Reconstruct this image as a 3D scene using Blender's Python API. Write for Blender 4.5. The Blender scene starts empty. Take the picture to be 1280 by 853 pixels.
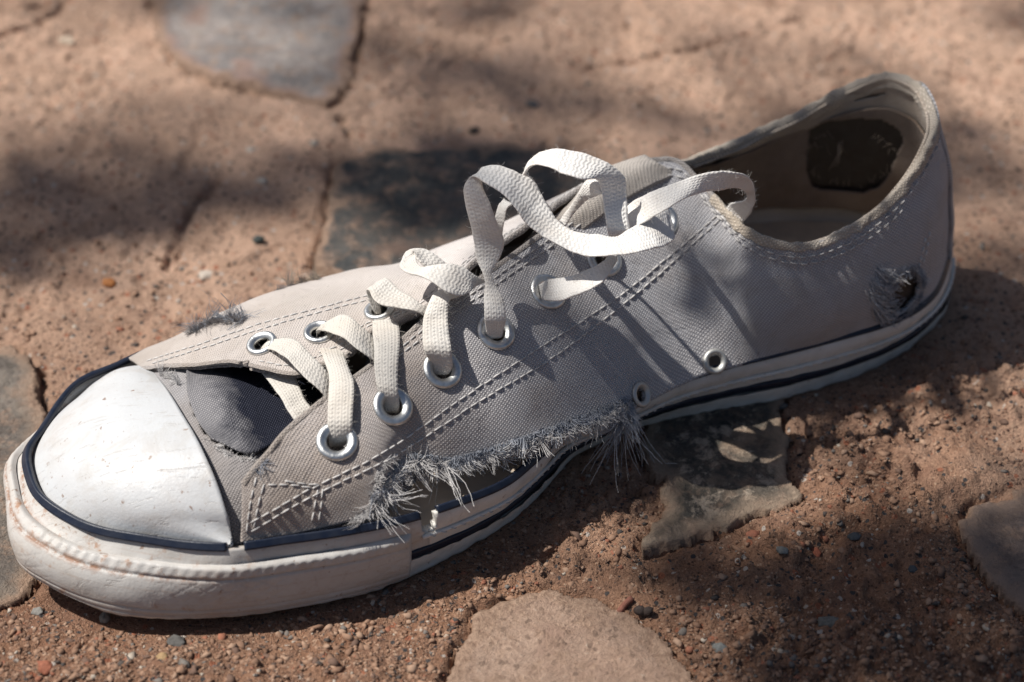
import bpy, math, random
import numpy as np
from mathutils import Vector
S = bpy.context.scene
COL = S.collection
rad = math.radians

# ------------------------------------------------------------------ camera
ELEV, DIST, LENS = 38.0, 0.607, 70.0
FPX = 1280 * LENS / 36.0
_e = rad(ELEV)
CAM = np.array([0, -DIST * math.cos(_e), 0.03 + DIST * math.sin(_e)])
FW = np.array([0, math.cos(_e), -math.sin(_e)])
UP = np.array([0, math.sin(_e), math.cos(_e)])
cd = bpy.data.cameras.new('camera')
cd.lens = LENS; cd.sensor_width = 36; cd.clip_start = 0.02; cd.clip_end = 200
co = bpy.data.objects.new('camera', cd); COL.objects.link(co)
co.location = CAM; co.rotation_euler = (math.pi / 2 - _e, 0, 0)
S.camera = co
cd.dof.use_dof = True; cd.dof.focus_distance = 0.575; cd.dof.aperture_fstop = 8.0
cd.dof.aperture_blades = 7

# ------------------------------------------------------------------ sky, sun, exposure
SUN_ELEV = 57
# horizontal direction TOWARDS the sun (back left)
SUN_AZ = rad(170)
sd = np.array([math.cos(SUN_AZ) * math.cos(rad(SUN_ELEV)), math.sin(SUN_AZ) * math.cos(rad(SUN_ELEV)), math.sin(rad(SUN_ELEV))])
W = bpy.data.worlds.new('World'); S.world = W; W.use_nodes = True
nt = W.node_tree; bg = nt.nodes['Background']
sky = nt.nodes.new('ShaderNodeTexSky'); sky.sky_type = 'NISHITA'; sky.sun_disc = False
sky.sun_elevation = rad(SUN_ELEV); sky.sun_rotation = math.pi / 2 - SUN_AZ
sky.air_density = 1.0; sky.dust_density = 2.0
nt.links.new(sky.outputs[0], bg.inputs[0]); bg.inputs[1].default_value = 0.05
sl = bpy.data.lights.new('sun', 'SUN'); sl.energy = 5.0; sl.angle = rad(0.53); sl.color = (1.0, 0.955, 0.89)
so = bpy.data.objects.new('sun', sl); COL.objects.link(so)
so.rotation_euler = Vector(tuple(sd)).to_track_quat('Z', 'Y').to_euler()
so.location = (-1, 1, 3)
S.view_settings.view_transform = 'Standard'; S.view_settings.look = 'None'
S.view_settings.exposure = 0.2; S.view_settings.gamma = 1.0
S.render.film_transparent = False

# ------------------------------------------------------------------ measuring helpers
def un(px, py, z):
    """point of the place at height z seen at picture point (px,py) of the 1280x853 photograph"""
    d = FW * FPX + np.array([1., 0, 0]) * (px - 640) + UP * (426.5 - py)
    return CAM + (z - CAM[2]) / d[2] * d
def pj(P):
    q = np.asarray(P, float) - CAM
    w = q @ FW
    return np.stack([640 + FPX * q[..., 0] / w, 426.5 - FPX * (q @ UP) / w], -1)
_h = un(1187, 340, .02); _t = un(5, 600, .02)
AX = (_t - _h)[:2]; AX /= np.linalg.norm(AX); PR = np.array([-AX[1], AX[0]])
def L(u, v, z):
    """shoe coordinates: u from heel to toe, v towards the medial (near) side"""
    p = _h[:2] + AX * u + PR * v
    return np.array([p[0], p[1], z])
def pt(p):
    return L(*p[1:]) if p[0] == 'L' else un(*p)

# smooth value noise -------------------------------------------------
_rs = np.random.RandomState(7)
_tab = _rs.rand(256, 256)
_t3 = _rs.rand(32, 32, 32)
def vnoise(x, y, seed=0):
    x = np.asarray(x, float) + seed * 17.31; y = np.asarray(y, float) + seed * 9.77
    xi = np.floor(x).astype(int); yi = np.floor(y).astype(int)
    fx = x - xi; fy = y - yi
    fx = fx * fx * (3 - 2 * fx); fy = fy * fy * (3 - 2 * fy)
    g = lambda a, b: _tab[a % 256, b % 256]
    return (g(xi, yi) * (1 - fx) + g(xi + 1, yi) * fx) * (1 - fy) + (g(xi, yi + 1) * (1 - fx) + g(xi + 1, yi + 1) * fx) * fy
def fbm(x, y, o=4, seed=0):
    s = 0; a = .5; n = 0
    for i in range(o):
        s = s + a * vnoise(x * 2 ** i, y * 2 ** i, seed + i * 3); n += a; a *= .5
    return s / n
def noise3(P, seed=0):
    P = np.asarray(P, float) + seed * 5.3
    I = np.floor(P).astype(int); f = P - I; f = f * f * (3 - 2 * f)
    r = 0
    for dx in (0, 1):
        for dy in (0, 1):
            for dz in (0, 1):
                w = (f[..., 0] if dx else 1 - f[..., 0]) * (f[..., 1] if dy else 1 - f[..., 1]) * (f[..., 2] if dz else 1 - f[..., 2])
                r = r + w * _t3[(I[..., 0] + dx) % 32, (I[..., 1] + dy) % 32, (I[..., 2] + dz) % 32]
    return r

# splines ------------------------------------------------------------
def hermite(kn, Y, x):
    """cubic Hermite through Y at knots kn (first axis), finite-difference tangents, evaluated at x"""
    kn = np.asarray(kn, float); Y = np.asarray(Y, float)
    d = np.diff(kn); sl_ = (Y[1:] - Y[:-1]) / d.reshape((-1,) + (1,) * (Y.ndim - 1))
    m = np.empty_like(Y); m[0] = sl_[0]; m[-1] = sl_[-1]
    if len(kn) > 2:
        w = (d[:-1] / (d[:-1] + d[1:])).reshape((-1,) + (1,) * (Y.ndim - 1))
        m[1:-1] = sl_[:-1] * (1 - w) + sl_[1:] * w
    i = np.clip(np.searchsorted(kn, x) - 1, 0, len(kn) - 2)
    h = d[i]; t = (x - kn[i]) / h
    sh = (-1,) + (1,) * (Y.ndim - 1)
    t = t.reshape(sh); h = h.reshape(sh)
    return ((2 * t ** 3 - 3 * t ** 2 + 1) * Y[i] + (t ** 3 - 2 * t ** 2 + t) * h * m[i]
            + (-2 * t ** 3 + 3 * t ** 2) * Y[i + 1] + (t ** 3 - t ** 2) * h * m[i + 1])
def path(pts, step):
    P = np.array([pt(p) if not isinstance(p, np.ndarray) else p for p in pts])
    kn = np.concatenate([[0], np.cumsum(np.maximum(1e-5, np.linalg.norm(np.diff(P, axis=0), axis=1)))])
    n = max(2, int(kn[-1] / step) + 1)
    Q = hermite(kn, P, np.linspace(0, kn[-1], n))
    return Q
def unit(a):
    return a / np.maximum(1e-12, np.linalg.norm(a, axis=-1, keepdims=True))
def gnormals(P, flip=1):
    du = np.gradient(P, axis=0); dv = np.gradient(P, axis=1)
    return flip * unit(np.cross(du, dv))
class Patch:
    """surface through stations x rows of points"""
    def __init__(s, stations, svals, step=.0009, srange=(0, 1), flip=1):
        R = np.array(stations)                      # (n, k, 3)
        mid = R.mean(1)
        s.kn = np.concatenate([[0], np.cumsum(np.maximum(1e-4, np.linalg.norm(np.diff(mid, axis=0), axis=1)))])
        nt_ = int(s.kn[-1] / step)
        H = np.linalg.norm(R[:, -1] - R[:, 0], axis=1).mean() * (srange[1] - srange[0])
        ns = max(3, int(H * 1.15 / step))
        s.t = np.linspace(0, s.kn[-1], nt_); s.s = np.linspace(srange[0], srange[1], ns)
        A = hermite(s.kn, R, s.t)                   # nt,k,3
        B = hermite(svals, A.transpose(1, 0, 2), s.s)  # ns,nt,3
        s.P = B.transpose(1, 0, 2).copy()
        s.flip = flip
        s.finish()
    def finish(s):
        s.N = gnormals(s.P, s.flip)
        m = s.P.shape[1] // 2
        ut = np.concatenate([[0], np.cumsum(np.linalg.norm(np.diff(s.P[:, m], axis=0), axis=1))])
        vt = np.concatenate([np.zeros((s.P.shape[0], 1)), np.cumsum(np.linalg.norm(np.diff(s.P, axis=1), axis=2), axis=1)], 1)
        k = 41
        if len(ut) > k:
            pad = np.pad(vt, ((k // 2, k // 2), (0, 0)), mode='edge')
            c = np.cumsum(np.concatenate([np.zeros((1, vt.shape[1])), pad]), 0)
            vt = (c[k:] - c[:-k]) / k
        s.UV = np.stack([np.repeat(ut[:, None], s.P.shape[1], 1), vt], -1)
        s.px = pj(s.P)
    def at(s, x, y):
        """point and normal of the surface where the photograph shows it at (x,y); grid coordinates too"""
        d = (s.px[..., 0] - x) ** 2 + (s.px[..., 1] - y) ** 2
        view = ((s.P - CAM) * s.N).sum(-1)
        d = d + np.where(view > 0, 400, 0)
        i = np.unravel_index(np.argmin(d), d.shape)
        p = s.P[i]; n = s.N[i]
        # refine: meet the picture ray with the tangent plane
        r = FW * FPX + np.array([1., 0, 0]) * (x - 640) + UP * (426.5 - y)
        den = r @ n
        if abs(den) > 1e-3 and d[i] < 60:
            q = CAM + r * (((p - CAM) @ n) / den)
            if np.linalg.norm(q - p) < .002: p = q
        return p, n, i

# mesh helpers ---------------------------------------------------------
def link(name, me, mat, parent=None):
    o = bpy.data.objects.new(name, me); COL.objects.link(o)
    if mat is not None:
        for m in (mat if isinstance(mat, (list, tuple)) else [mat]): me.materials.append(m)
    if parent is not None: o.parent = parent
    return o
def mesh(name, V, F, mat, parent=None, smooth=True, uv=None, kind=None):
    me = bpy.data.meshes.new(name)
    V = np.asarray(V, float)
    me.from_pydata([tuple(v) for v in V], [], [tuple(int(i) for i in f) for f in F])
    if smooth: me.polygons.foreach_set('use_smooth', [True] * len(me.polygons))
    if uv is not None:
        l = me.uv_layers.new(name='UVMap')
        idx = np.empty(len(me.loops), int); me.loops.foreach_get('vertex_index', idx)
        l.data.foreach_set('uv', np.asarray(uv, float)[idx].ravel())
    me.update()
    o = link(name, me, mat, parent)
    if kind: o['kind'] = kind
    return o
def grid_mesh(name, P, mat, parent=None, uv=None, keep=None, flip=False, kind=None, closed=False):
    a, b = P.shape[:2]
    I = np.arange(a * b).reshape(a, b)
    if closed: I = np.concatenate([I, I[:1]], 0)
    q = np.stack([I[:-1, :-1], I[1:, :-1], I[1:, 1:], I[:-1, 1:]], -1)
    if flip: q = q[..., ::-1]
    if keep is not None: q = q[keep]
    q = q.reshape(-1, 4)
    used = np.unique(q); mp = -np.ones(a * b, int); mp[used] = np.arange(len(used))
    return mesh(name, P.reshape(-1, 3)[used], mp[q], mat, parent, True,
                None if uv is None else uv.reshape(-1, 2)[used], kind)
def solid(o, th, off=-1, inner=None):
    m = o.modifiers.new('thickness', 'SOLIDIFY'); m.thickness = th; m.offset = off
    m.use_even_offset = False
    if inner is not None:
        o.data.materials.append(inner); m.material_offset = len(o.data.materials) - 1
    return o
class Tris:
    """collects tubes / beads into one mesh"""
    def __init__(s): s.V = []; s.F = []; s.n = 0; s.U = []
    def tube(s, P, r, k=5, cap=True):
        P = np.asarray(P, float); n = len(P)
        r = np.broadcast_to(np.asarray(r, float), (n,))
        T = unit(np.gradient(P, axis=0))
        a = np.array([0, 0, 1.]) if abs(T[0][2]) < .9 else np.array([1., 0, 0])
        x = unit(np.cross(T, a)); y = np.cross(T, x)
        th = np.arange(k) / k * 2 * math.pi
        V = P[:, None] + r[:, None, None] * (x[:, None] * np.cos(th)[None, :, None] + y[:, None] * np.sin(th)[None, :, None])
        s.V.append(V.reshape(-1, 3))
        ln = np.concatenate([[0], np.cumsum(np.linalg.norm(np.diff(P, axis=0), axis=1))])
        s.U.append(np.stack([np.repeat(ln, k), np.tile(np.arange(k) / k * .01, n)], -1))
        for i in range(n - 1):
            for j in range(k):
                s.F.append((s.n + i * k + j, s.n + i * k + (j + 1) % k, s.n + (i + 1) * k + (j + 1) % k, s.n + (i + 1) * k + j))
        if cap:
            s.F.append(tuple(s.n + j for j in range(k))[::-1]); s.F.append(tuple(s.n + (n - 1) * k + j for j in range(k)))
        s.n += n * k
    def add(s, V, F):
        s.V.append(np.asarray(V)); s.U.append(np.asarray(V)[:, :2]); s.F += [tuple(s.n + i for i in f) for f in F]; s.n += len(V)
    def build(s, name, mat, parent=None, kind=None, smooth=True):
        return mesh(name, np.concatenate(s.V), s.F, mat, parent, smooth, np.concatenate(s.U), kind)

# ------------------------------------------------------------------ materials
class M:
    def __init__(s, name):
        s.m = bpy.data.materials.new(name); s.m.use_nodes = True; s.t = s.m.node_tree
        s.b = s.t.nodes['Principled BSDF']; s.b.inputs['Specular IOR Level'].default_value = .3
    def n(s, typ, ins=None, **kw):
        x = s.t.nodes.new('ShaderNode' + typ)
        for k, v in kw.items(): setattr(x, k, v)
        for k, v in (ins or {}).items():
            if isinstance(v, bpy.types.NodeSocket): s.t.links.new(v, x.inputs[k])
            else: x.inputs[k].default_value = v
        return x
    def math(s, op, a, b=0., c=0., clamp=False):
        x = s.n('Math', {0: a, 1: b, 2: c}, operation=op); x.use_clamp = clamp; return x.outputs[0]
    def coord(s, which='Object'): return s.n('TexCoord').outputs[which]
    def noise(s, vec, scale, detail=4, rough=.55, dist=0):
        return s.n('TexNoise', {'Vector': vec, 'Scale': scale, 'Detail': detail, 'Roughness': rough, 'Distortion': dist}).outputs['Fac']
    def ramp(s, f, stops, interp='LINEAR'):
        x = s.n('ValToRGB', {'Fac': f}); r = x.color_ramp; r.interpolation = interp
        while len(r.elements) < len(stops): r.elements.new(.5)
        for e_, (p, c) in zip(r.elements, stops):
            e_.position = p; e_.color = (c, c, c, 1) if isinstance(c, (int, float)) else (*c, 1)
        return x.outputs[0]
    def mix(s, f, a, b, typ='MIX'):
        x = s.n('Mix', data_type='RGBA', blend_type=typ)
        for k, v in ((0, f), (6, a), (7, b)):
            if isinstance(v, bpy.types.NodeSocket): s.t.links.new(v, x.inputs[k])
            elif k == 0: x.inputs[0].default_value = v
            else: x.inputs[k].default_value = (*v, 1) if len(v) == 3 else v
        return x.outputs[2]
    def color(s, c): 
        if isinstance(c, bpy.types.NodeSocket): s.t.links.new(c, s.b.inputs['Base Color'])
        else: s.b.inputs['Base Color'].default_value = (*c, 1)
    def rough(s, r):
        if isinstance(r, bpy.types.NodeSocket): s.t.links.new(r, s.b.inputs['Roughness'])
        else: s.b.inputs['Roughness'].default_value = r
    def bump(s, h, dist, strength=1., normal=None):
        x = s.n('Bump', {'Height': h, 'Distance': dist, 'Strength': strength})
        if normal is not None: s.t.links.new(normal, x.inputs['Normal'])
        s.t.links.new(x.outputs[0], s.b.inputs['Normal']); return x.outputs[0]

def weave(m, pitch=.00082):
    uv = m.n('UVMap').outputs[0]
    w = m.n('Vector', ) if False else None
    nz = m.n('TexNoise', {'Vector': m.coord(), 'Scale': 60., 'Detail': 2.}).outputs['Color']
    d = m.n('VectorMath', {0: nz, 1: (.5, .5, .5)}, operation='SUBTRACT').outputs[0]
    d = m.n('VectorMath', {0: d, 'Scale': .0012}, operation='SCALE').outputs[0]
    p = m.n('VectorMath', {0: uv, 1: d}, operation='ADD').outputs[0]
    sp = m.n('SeparateXYZ', {0: p})
    k = math.pi / pitch
    a = m.math('SINE', m.math('MULTIPLY', sp.outputs[0], k))
    b = m.math('SINE', m.math('MULTIPLY', sp.outputs[1], k * 1.12))
    ab = m.math('MULTIPLY', a, b)                      # checker of over / under
    ga = m.math('POWER', m.math('ABSOLUTE', m.math('MULTIPLY', a, 1.)), .6)
    gb = m.math('POWER', m.math('ABSOLUTE', m.math('MULTIPLY', b, 1.)), .6)
    g = m.math('MULTIPLY', ga, gb)
    return ab, g
def canvas(name, dark, light, dirt, dirt_amt=.5, dirt_center=None, pitch=.00066):
    m = M(name); ab, g = weave(m, pitch); oc = m.coord()
    f = m.math('MULTIPLY_ADD', ab, .5, .5)
    fg = m.math('MULTIPLY', f, g)
    c = m.mix(m.math('MULTIPLY_ADD', fg, 1.15, .1, True), dark, light)
    n1 = m.noise(oc, 22, 4, .6); n2 = m.noise(oc, 260, 3, .7)
    c = m.mix(m.ramp(n1, [(.35, 0.), (.7, .35)]), c, m.mix(.5, c, (.5, .47, .46)))
    c = m.mix(m.ramp(m.noise(oc, 48, 6, .7, 1.), [(.5, 0.), (.62, .30)]), c, m.mix(.6, c, tuple(x * .75 for x in dirt)))
    k = m.ramp(m.noise(oc, 38, 5, .65), [(.42, 0.), (.72, 1.)])
    k = m.math('MULTIPLY', k, dirt_amt)
    if dirt_center is not None:
        q = m.n('VectorMath', {0: oc, 1: tuple(dirt_center[0])}, operation='DISTANCE').outputs['Value']
        q = m.math('SUBTRACT', 1., m.math('DIVIDE', q, dirt_center[1]), clamp=True)
        q = m.math('MULTIPLY', m.math('SMOOTH_MIN', m.math('MULTIPLY', q, 2.2), 1., .3), m.math('MULTIPLY_ADD', m.noise(oc, 45, 4), .9, .3))
        k = m.math('MAXIMUM', k, m.math('MULTIPLY', q, dirt_center[2]))
    c = m.mix(k, c, m.mix(.55, c, dirt))
    sp = m.ramp(m.noise(oc, 900, 2, .6), [(.66, 0.), (.76, .6)])
    c = m.mix(sp, c, (.10, .08, .07))
    m.color(c); m.rough(.93); m.b.inputs['Specular IOR Level'].default_value = .12
    m.b.inputs['Sheen Weight'].default_value = .15 if light[0] > .2 else .02; m.b.inputs['Sheen Roughness'].default_value = .6
    big = m.bump(m.noise(oc, 75, 4, .6, .6), .0030, .55)
    h = m.math('ADD', m.math('MULTIPLY', fg, 1.), m.math('MULTIPLY', n2, .6))
    n = m.bump(h, .00036, .9, big)
    return m.m

DIRT_C = L(.238, .028, .035) - L(.15, 0, 0)
m_canvas = canvas('canvas_grey', (.215, .22, .25), (.77, .76, .765), (.34, .25, .175), .40, (DIRT_C, .080, 1.15))
m_canvas_far = canvas('canvas_faded_sunlit', (.52, .48, .465), (.88, .84, .81), (.34, .27, .21), .25, (L(.245, -.01, .035) - L(.15, 0, 0), .085, .95))  # paler than the near canvas: sunlit brightness put into the colour
m_sunk = canvas('canvas_painted_shade', (.012, .015, .03), (.11, .115, .14), (.2, .15, .12), .15)
def shade_navy():
    """tongue cloth with painted depth shade, navy running to grey in a broken patch towards the toe"""
    m = M('canvas_painted_shade'); ab, g = weave(m, .00066); oc = m.coord()
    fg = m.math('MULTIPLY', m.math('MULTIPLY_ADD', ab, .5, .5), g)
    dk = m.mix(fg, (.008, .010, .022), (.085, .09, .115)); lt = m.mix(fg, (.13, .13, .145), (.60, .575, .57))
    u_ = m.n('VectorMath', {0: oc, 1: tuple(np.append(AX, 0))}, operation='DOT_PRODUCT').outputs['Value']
    k = m.math('ADD', m.math('MULTIPLY', m.math('SUBTRACT', u_, .0865 - .0), 85.), m.math('MULTIPLY', m.math('SUBTRACT', m.noise(oc, 95, 5, .65), .5), 2.4), clamp=True)  # painted depth shade of the toe gap, running from grey to navy
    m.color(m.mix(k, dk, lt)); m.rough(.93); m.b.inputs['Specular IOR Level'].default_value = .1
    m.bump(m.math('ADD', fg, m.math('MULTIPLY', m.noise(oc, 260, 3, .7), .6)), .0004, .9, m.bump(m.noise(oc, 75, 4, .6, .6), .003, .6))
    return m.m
m_sunk = shade_navy()
m_vamp = canvas('canvas_vamp', (.13, .13, .145), (.60, .575, .57), (.24, .18, .13), .3, (L(.25, .03, .04) - L(.15, 0, 0), .03, .5))
m_lining = canvas('lining_beige', (.20, .145, .105), (.40, .31, .24), (.10, .06, .04), 1.)
m_tongue = canvas('canvas_tongue', (.30, .27, .24), (.6, .55, .50), (.3, .24, .18), .3)

def rubber(name, base, dirt=(.28, .17, .10), amt=.6, rough_=.42, scale=1., crust=False):
    m = M(name); oc = m.coord()
    n1 = m.noise(oc, 30 * scale, 5, .65); n2 = m.noise(oc, 230, 4, .7); n3 = m.noise(oc, 1300, 2, .5)
    k = m.math('MULTIPLY', m.ramp(n1, [(.45, 0.), (.8, 1.)]), m.ramp(n2, [(.35, .15), (.75, 1.)]))
    k = m.math('MULTIPLY', k, amt)
    c = m.mix(k, base, dirt)
    sp = m.math('MAXIMUM', m.math('MULTIPLY', m.ramp(m.noise(oc, 420, 3, .65), [(.66, 0.), (.69, 1.)]), m.ramp(m.noise(oc, 40, 2), [(.35, 0.), (.55, 1.)])), m.ramp(m.noise(oc, 210, 2, .5), [(.735, 0.), (.75, 1.)]))
    smu = m.math('MULTIPLY', m.ramp(m.noise(oc, 70, 6, .7, .8), [(.5, 0.), (.66, 1.)]), .35)
    scr = m.math('MULTIPLY', m.ramp(m.n('TexNoise', {'Vector': m.n('Mapping', {0: oc, 'Rotation': (0, 0, .5), 'Scale': (1, 9, 1)}).outputs[0], 'Scale': 90., 'Detail': 4., 'Roughness': .7}).outputs['Fac'], [(.60, 0.), (.68, 1.)]), .35)
    c = m.mix(m.math('MULTIPLY', sp, .75), c, (.20, .105, .06))
    c = m.mix(smu, c, (.40, .36, .31)); c = m.mix(scr, c, (.38, .35, .32))
    c = m.mix(m.ramp(n2, [(.3, .10), (.7, 0.)]), c, (.45, .42, .38))
    if crust:       # earth caked into the groove of the bumper, mostly round the tip
        v = m.n('SeparateXYZ', {0: m.n('UVMap').outputs[0]})
        g1 = m.math('SUBTRACT', 1., m.math('MULTIPLY', m.math('ABSOLUTE', m.math('SUBTRACT', v.outputs[1], .0143)), 620.), clamp=True)
        tipm = m.math('SUBTRACT', 1., m.math('DIVIDE', m.n('VectorMath', {0: oc, 1: tuple(L(.285, .02, .02) - L(.15, 0, 0))}, operation='DISTANCE').outputs['Value'], .058), clamp=True)
        n4 = m.ramp(m.noise(oc, 330, 5, .75), [(.42, 0.), (.56, 1.)])
        c = m.mix(m.math('MULTIPLY', m.math('MULTIPLY', g1, n4), m.math('MULTIPLY_ADD', tipm, 1.6, .12, True)), c, (.25, .12, .065))
        sp2 = m.math('MULTIPLY', m.ramp(m.noise(oc, 240, 5, .75), [(.56, 0.), (.68, 1.)]), m.math('MULTIPLY_ADD', tipm, 1.1, .28, True))
        low = m.math('SUBTRACT', 1., m.math('DIVIDE', v.outputs[1], .007), clamp=True)
        c = m.mix(m.math('MULTIPLY', m.math('MULTIPLY', low, m.ramp(m.noise(oc, 130, 5, .7), [(.35, 0.), (.6, 1.)])), .55), c, (.34, .23, .16))
        c = m.mix(sp2, c, (.34, .20, .13))
        line = m.math('SUBTRACT', 1., m.math('MULTIPLY', m.math('ABSOLUTE', m.math('SUBTRACT', m.math('MODULO', v.outputs[1], .0042), .0021)), 2600.), clamp=True)
        c = m.mix(m.math('MULTIPLY', m.math('MULTIPLY', line, n4), .35), c, (.36, .25, .18))
    m.color(c); m.rough(m.math('MULTIPLY_ADD', k, .4, rough_)); m.b.inputs['Specular IOR Level'].default_value = .35
    m.bump(m.math('ADD', m.math('MULTIPLY', n3, .4), m.math('ADD', m.math('MULTIPLY', n2, .8), m.math('MULTIPLY', scr, -1.2))), .00026, .65)
    return m.m
m_cap = rubber('toe_cap_rubber', (.545, .56, .575), amt=.5, rough_=.42)
m_bumper = rubber('bumper_rubber', (.50, .485, .465), amt=.9, rough_=.5, dirt=(.33, .24, .18), crust=True)
m_fox = rubber('foxing_rubber', (.66, .64, .60), amt=.55, rough_=.55, dirt=(.26, .19, .14))
m_out = rubber('outsole_rubber', (.64, .63, .60), amt=.6, rough_=.65, dirt=(.2, .15, .11))
def plain(name, c, r=.6, spec=.3, metal=0., noise_=.0, nscale=300, bumpd=.0):
    m = M(name); oc = m.coord(); n = m.noise(oc, nscale, 4, .6)
    if noise_: m.color(m.mix(m.ramp(n, [(.35, 0.), (.7, 1.)]), c, tuple(x * (1 - noise_) + .25 * noise_ * .6 for x in c)))
    else: m.color(c)
    m.rough(r); m.b.inputs['Specular IOR Level'].default_value = spec; m.b.inputs['Metallic'].default_value = metal
    if bumpd: m.bump(n, bumpd, .6)
    return m.m
m_navy = plain('navy_rubber', (.008, .014, .032), .42, .4, noise_=.10, bumpd=.0003)
m_black = plain('black_counter', (.035, .026, .020), .55, .35, noise_=.1, bumpd=.0002)
m_metal = plain('eyelet_metal', (.74, .755, .75), .40, .5, 1., noise_=.45, nscale=420, bumpd=.0003)
m_metal_dull = plain('eyelet_painted', (.50, .50, .48), .5, .4, .7, nscale=700, bumpd=.00012)
m_thread_w = plain('stitch_thread', (.68, .66, .64), .8, .2, noise_=.6, nscale=900, bumpd=.0002)
m_thread_g = plain('fray_thread', (.70, .68, .67), .9, .1, noise_=.5, nscale=500)
m_thread_b = plain('fray_thread_blue', (.36, .385, .44), .9, .1, noise_=.5, nscale=500)
m_thread_t = plain('lining_thread', (.46, .38, .30), .9, .1, noise_=.4, nscale=500)
m_insole = plain('insole_cloth', (.66, .54, .42), .85, .15, noise_=.5, nscale=60, bumpd=.0008)

def lace_mat():
    m = M('lace_cotton'); uv = m.n('UVMap').outputs[0]; sp = m.n('SeparateXYZ', {0: uv}); oc = m.coord()
    # v runs -1..1 across the ribbon, u in metres: braided chevrons
    wob = m.math('MULTIPLY', m.math('SUBTRACT', m.noise(oc, 500, 2), .5), 1.6)
    a = m.math('ABSOLUTE', m.math('SINE', m.math('MULTIPLY', sp.outputs[1], math.pi * 2.0)))
    ph = m.math('ADD', m.math('MULTIPLY_ADD', m.math('PINGPONG', sp.outputs[1], .25), 11.0, wob), m.math('MULTIPLY', sp.outputs[0], 2 * math.pi / .0012))
    s_ = m.math('MULTIPLY_ADD', m.math('SINE', ph), .5, .5)
    b = m.math('MULTIPLY_ADD', m.math('SINE', m.math('MULTIPLY', sp.outputs[1], math.pi * 8)), .5, .5)
    h = m.math('ADD', m.math('MULTIPLY', s_, .7), m.math('MULTIPLY', b, .45))
    fz = m.noise(oc, 2200, 3, .7)
    c = m.mix(m.ramp(h, [(.1, .15), (.8, 0.)]), (.82, .80, .77), (.52, .49, .44))
    q = m.n('VectorMath', {0: oc, 1: tuple(L(.225, .02, .05) - L(.15, 0, 0))}, operation='DISTANCE').outputs['Value']
    q = m.math('SUBTRACT', 1., m.math('DIVIDE', q, .085), clamp=True)
    c = m.mix(m.math('MULTIPLY', m.math('MULTIPLY', q, 1.6, clamp=True), .62), c, (.46, .425, .37))
    c = m.mix(m.math('MULTIPLY', m.ramp(m.noise(oc, 90, 4), [(.45, 0.), (.75, 1.)]), .45), c, (.55, .48, .40))
    m.color(c); m.rough(.9); m.b.inputs['Specular IOR Level'].default_value = .12
    m.b.inputs['Sheen Weight'].default_value = .2
    m.bump(m.math('ADD', h, m.math('MULTIPLY', fz, 1.3)), .00017, .8)
    return m.m
m_lace = lace_mat()

# ================================================================== THE SHOE
shoe = bpy.data.objects.new('sneaker', None); COL.objects.link(shoe)
shoe.location = L(.15, 0, 0)
shoe['label'] = 'worn grey canvas low-top sneaker with white toe cap and loosely tied white lace'
shoe['category'] = 'shoe'
ORG = np.array(shoe.location)
_mesh = mesh
def mesh(name, V, F, mat, parent=None, smooth=True, uv=None, kind=None):
    if parent is not None:                        # children are stored relative to the shoe
        V = np.asarray(V, float) - ORG
    return _mesh(name, V, F, mat, parent, smooth, uv, kind)
def child2(o, par):                               # re-parent a piece under a part (all share the same origin)
    o.parent = par
    return o

# ---------------------------------------------------------------- sole wall (foxing)
bot = [('L',-.0088,-.0165,0),(1180,374,0),(1159,411,0),(1130,437,0),(1094,458,0),(1048,476,0),(976,496,0),(904,508,0),(832,523,0),(789,535,0),
       (750,552,0),(712,573,0),(680,606,0),(637,647,0),(575,688,0),(515,716,0),(430,745,.001),(360,759,.002),(290,767,.003),(225,770,.004),
       (180,769,.005),(135,762,.006),(73,735,.008),(34,705,.010)]
top = [(1189,308,.021),(1186,324,.021),(1166,372,.021),(1140,393,.021),(1103,409,.021),(1055,423,.020),(976,444,.020),(904,462,.019),(840,484,.018),(796,508,.018),
       (745,530,.018),(702,548,.019),(672,575,.020),(634,606,.021),(575,631,.023),(515,650,.024),(430,668,.0245),(360,678,.025),(290,687,.0255),(225,684,.025),
       (180,677,.025),(130,668,.0245),(85,651,.024),(50,625,.024)]
F_ST = [(pt(b), pt(t)) for b, t in zip(bot, top)]
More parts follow.
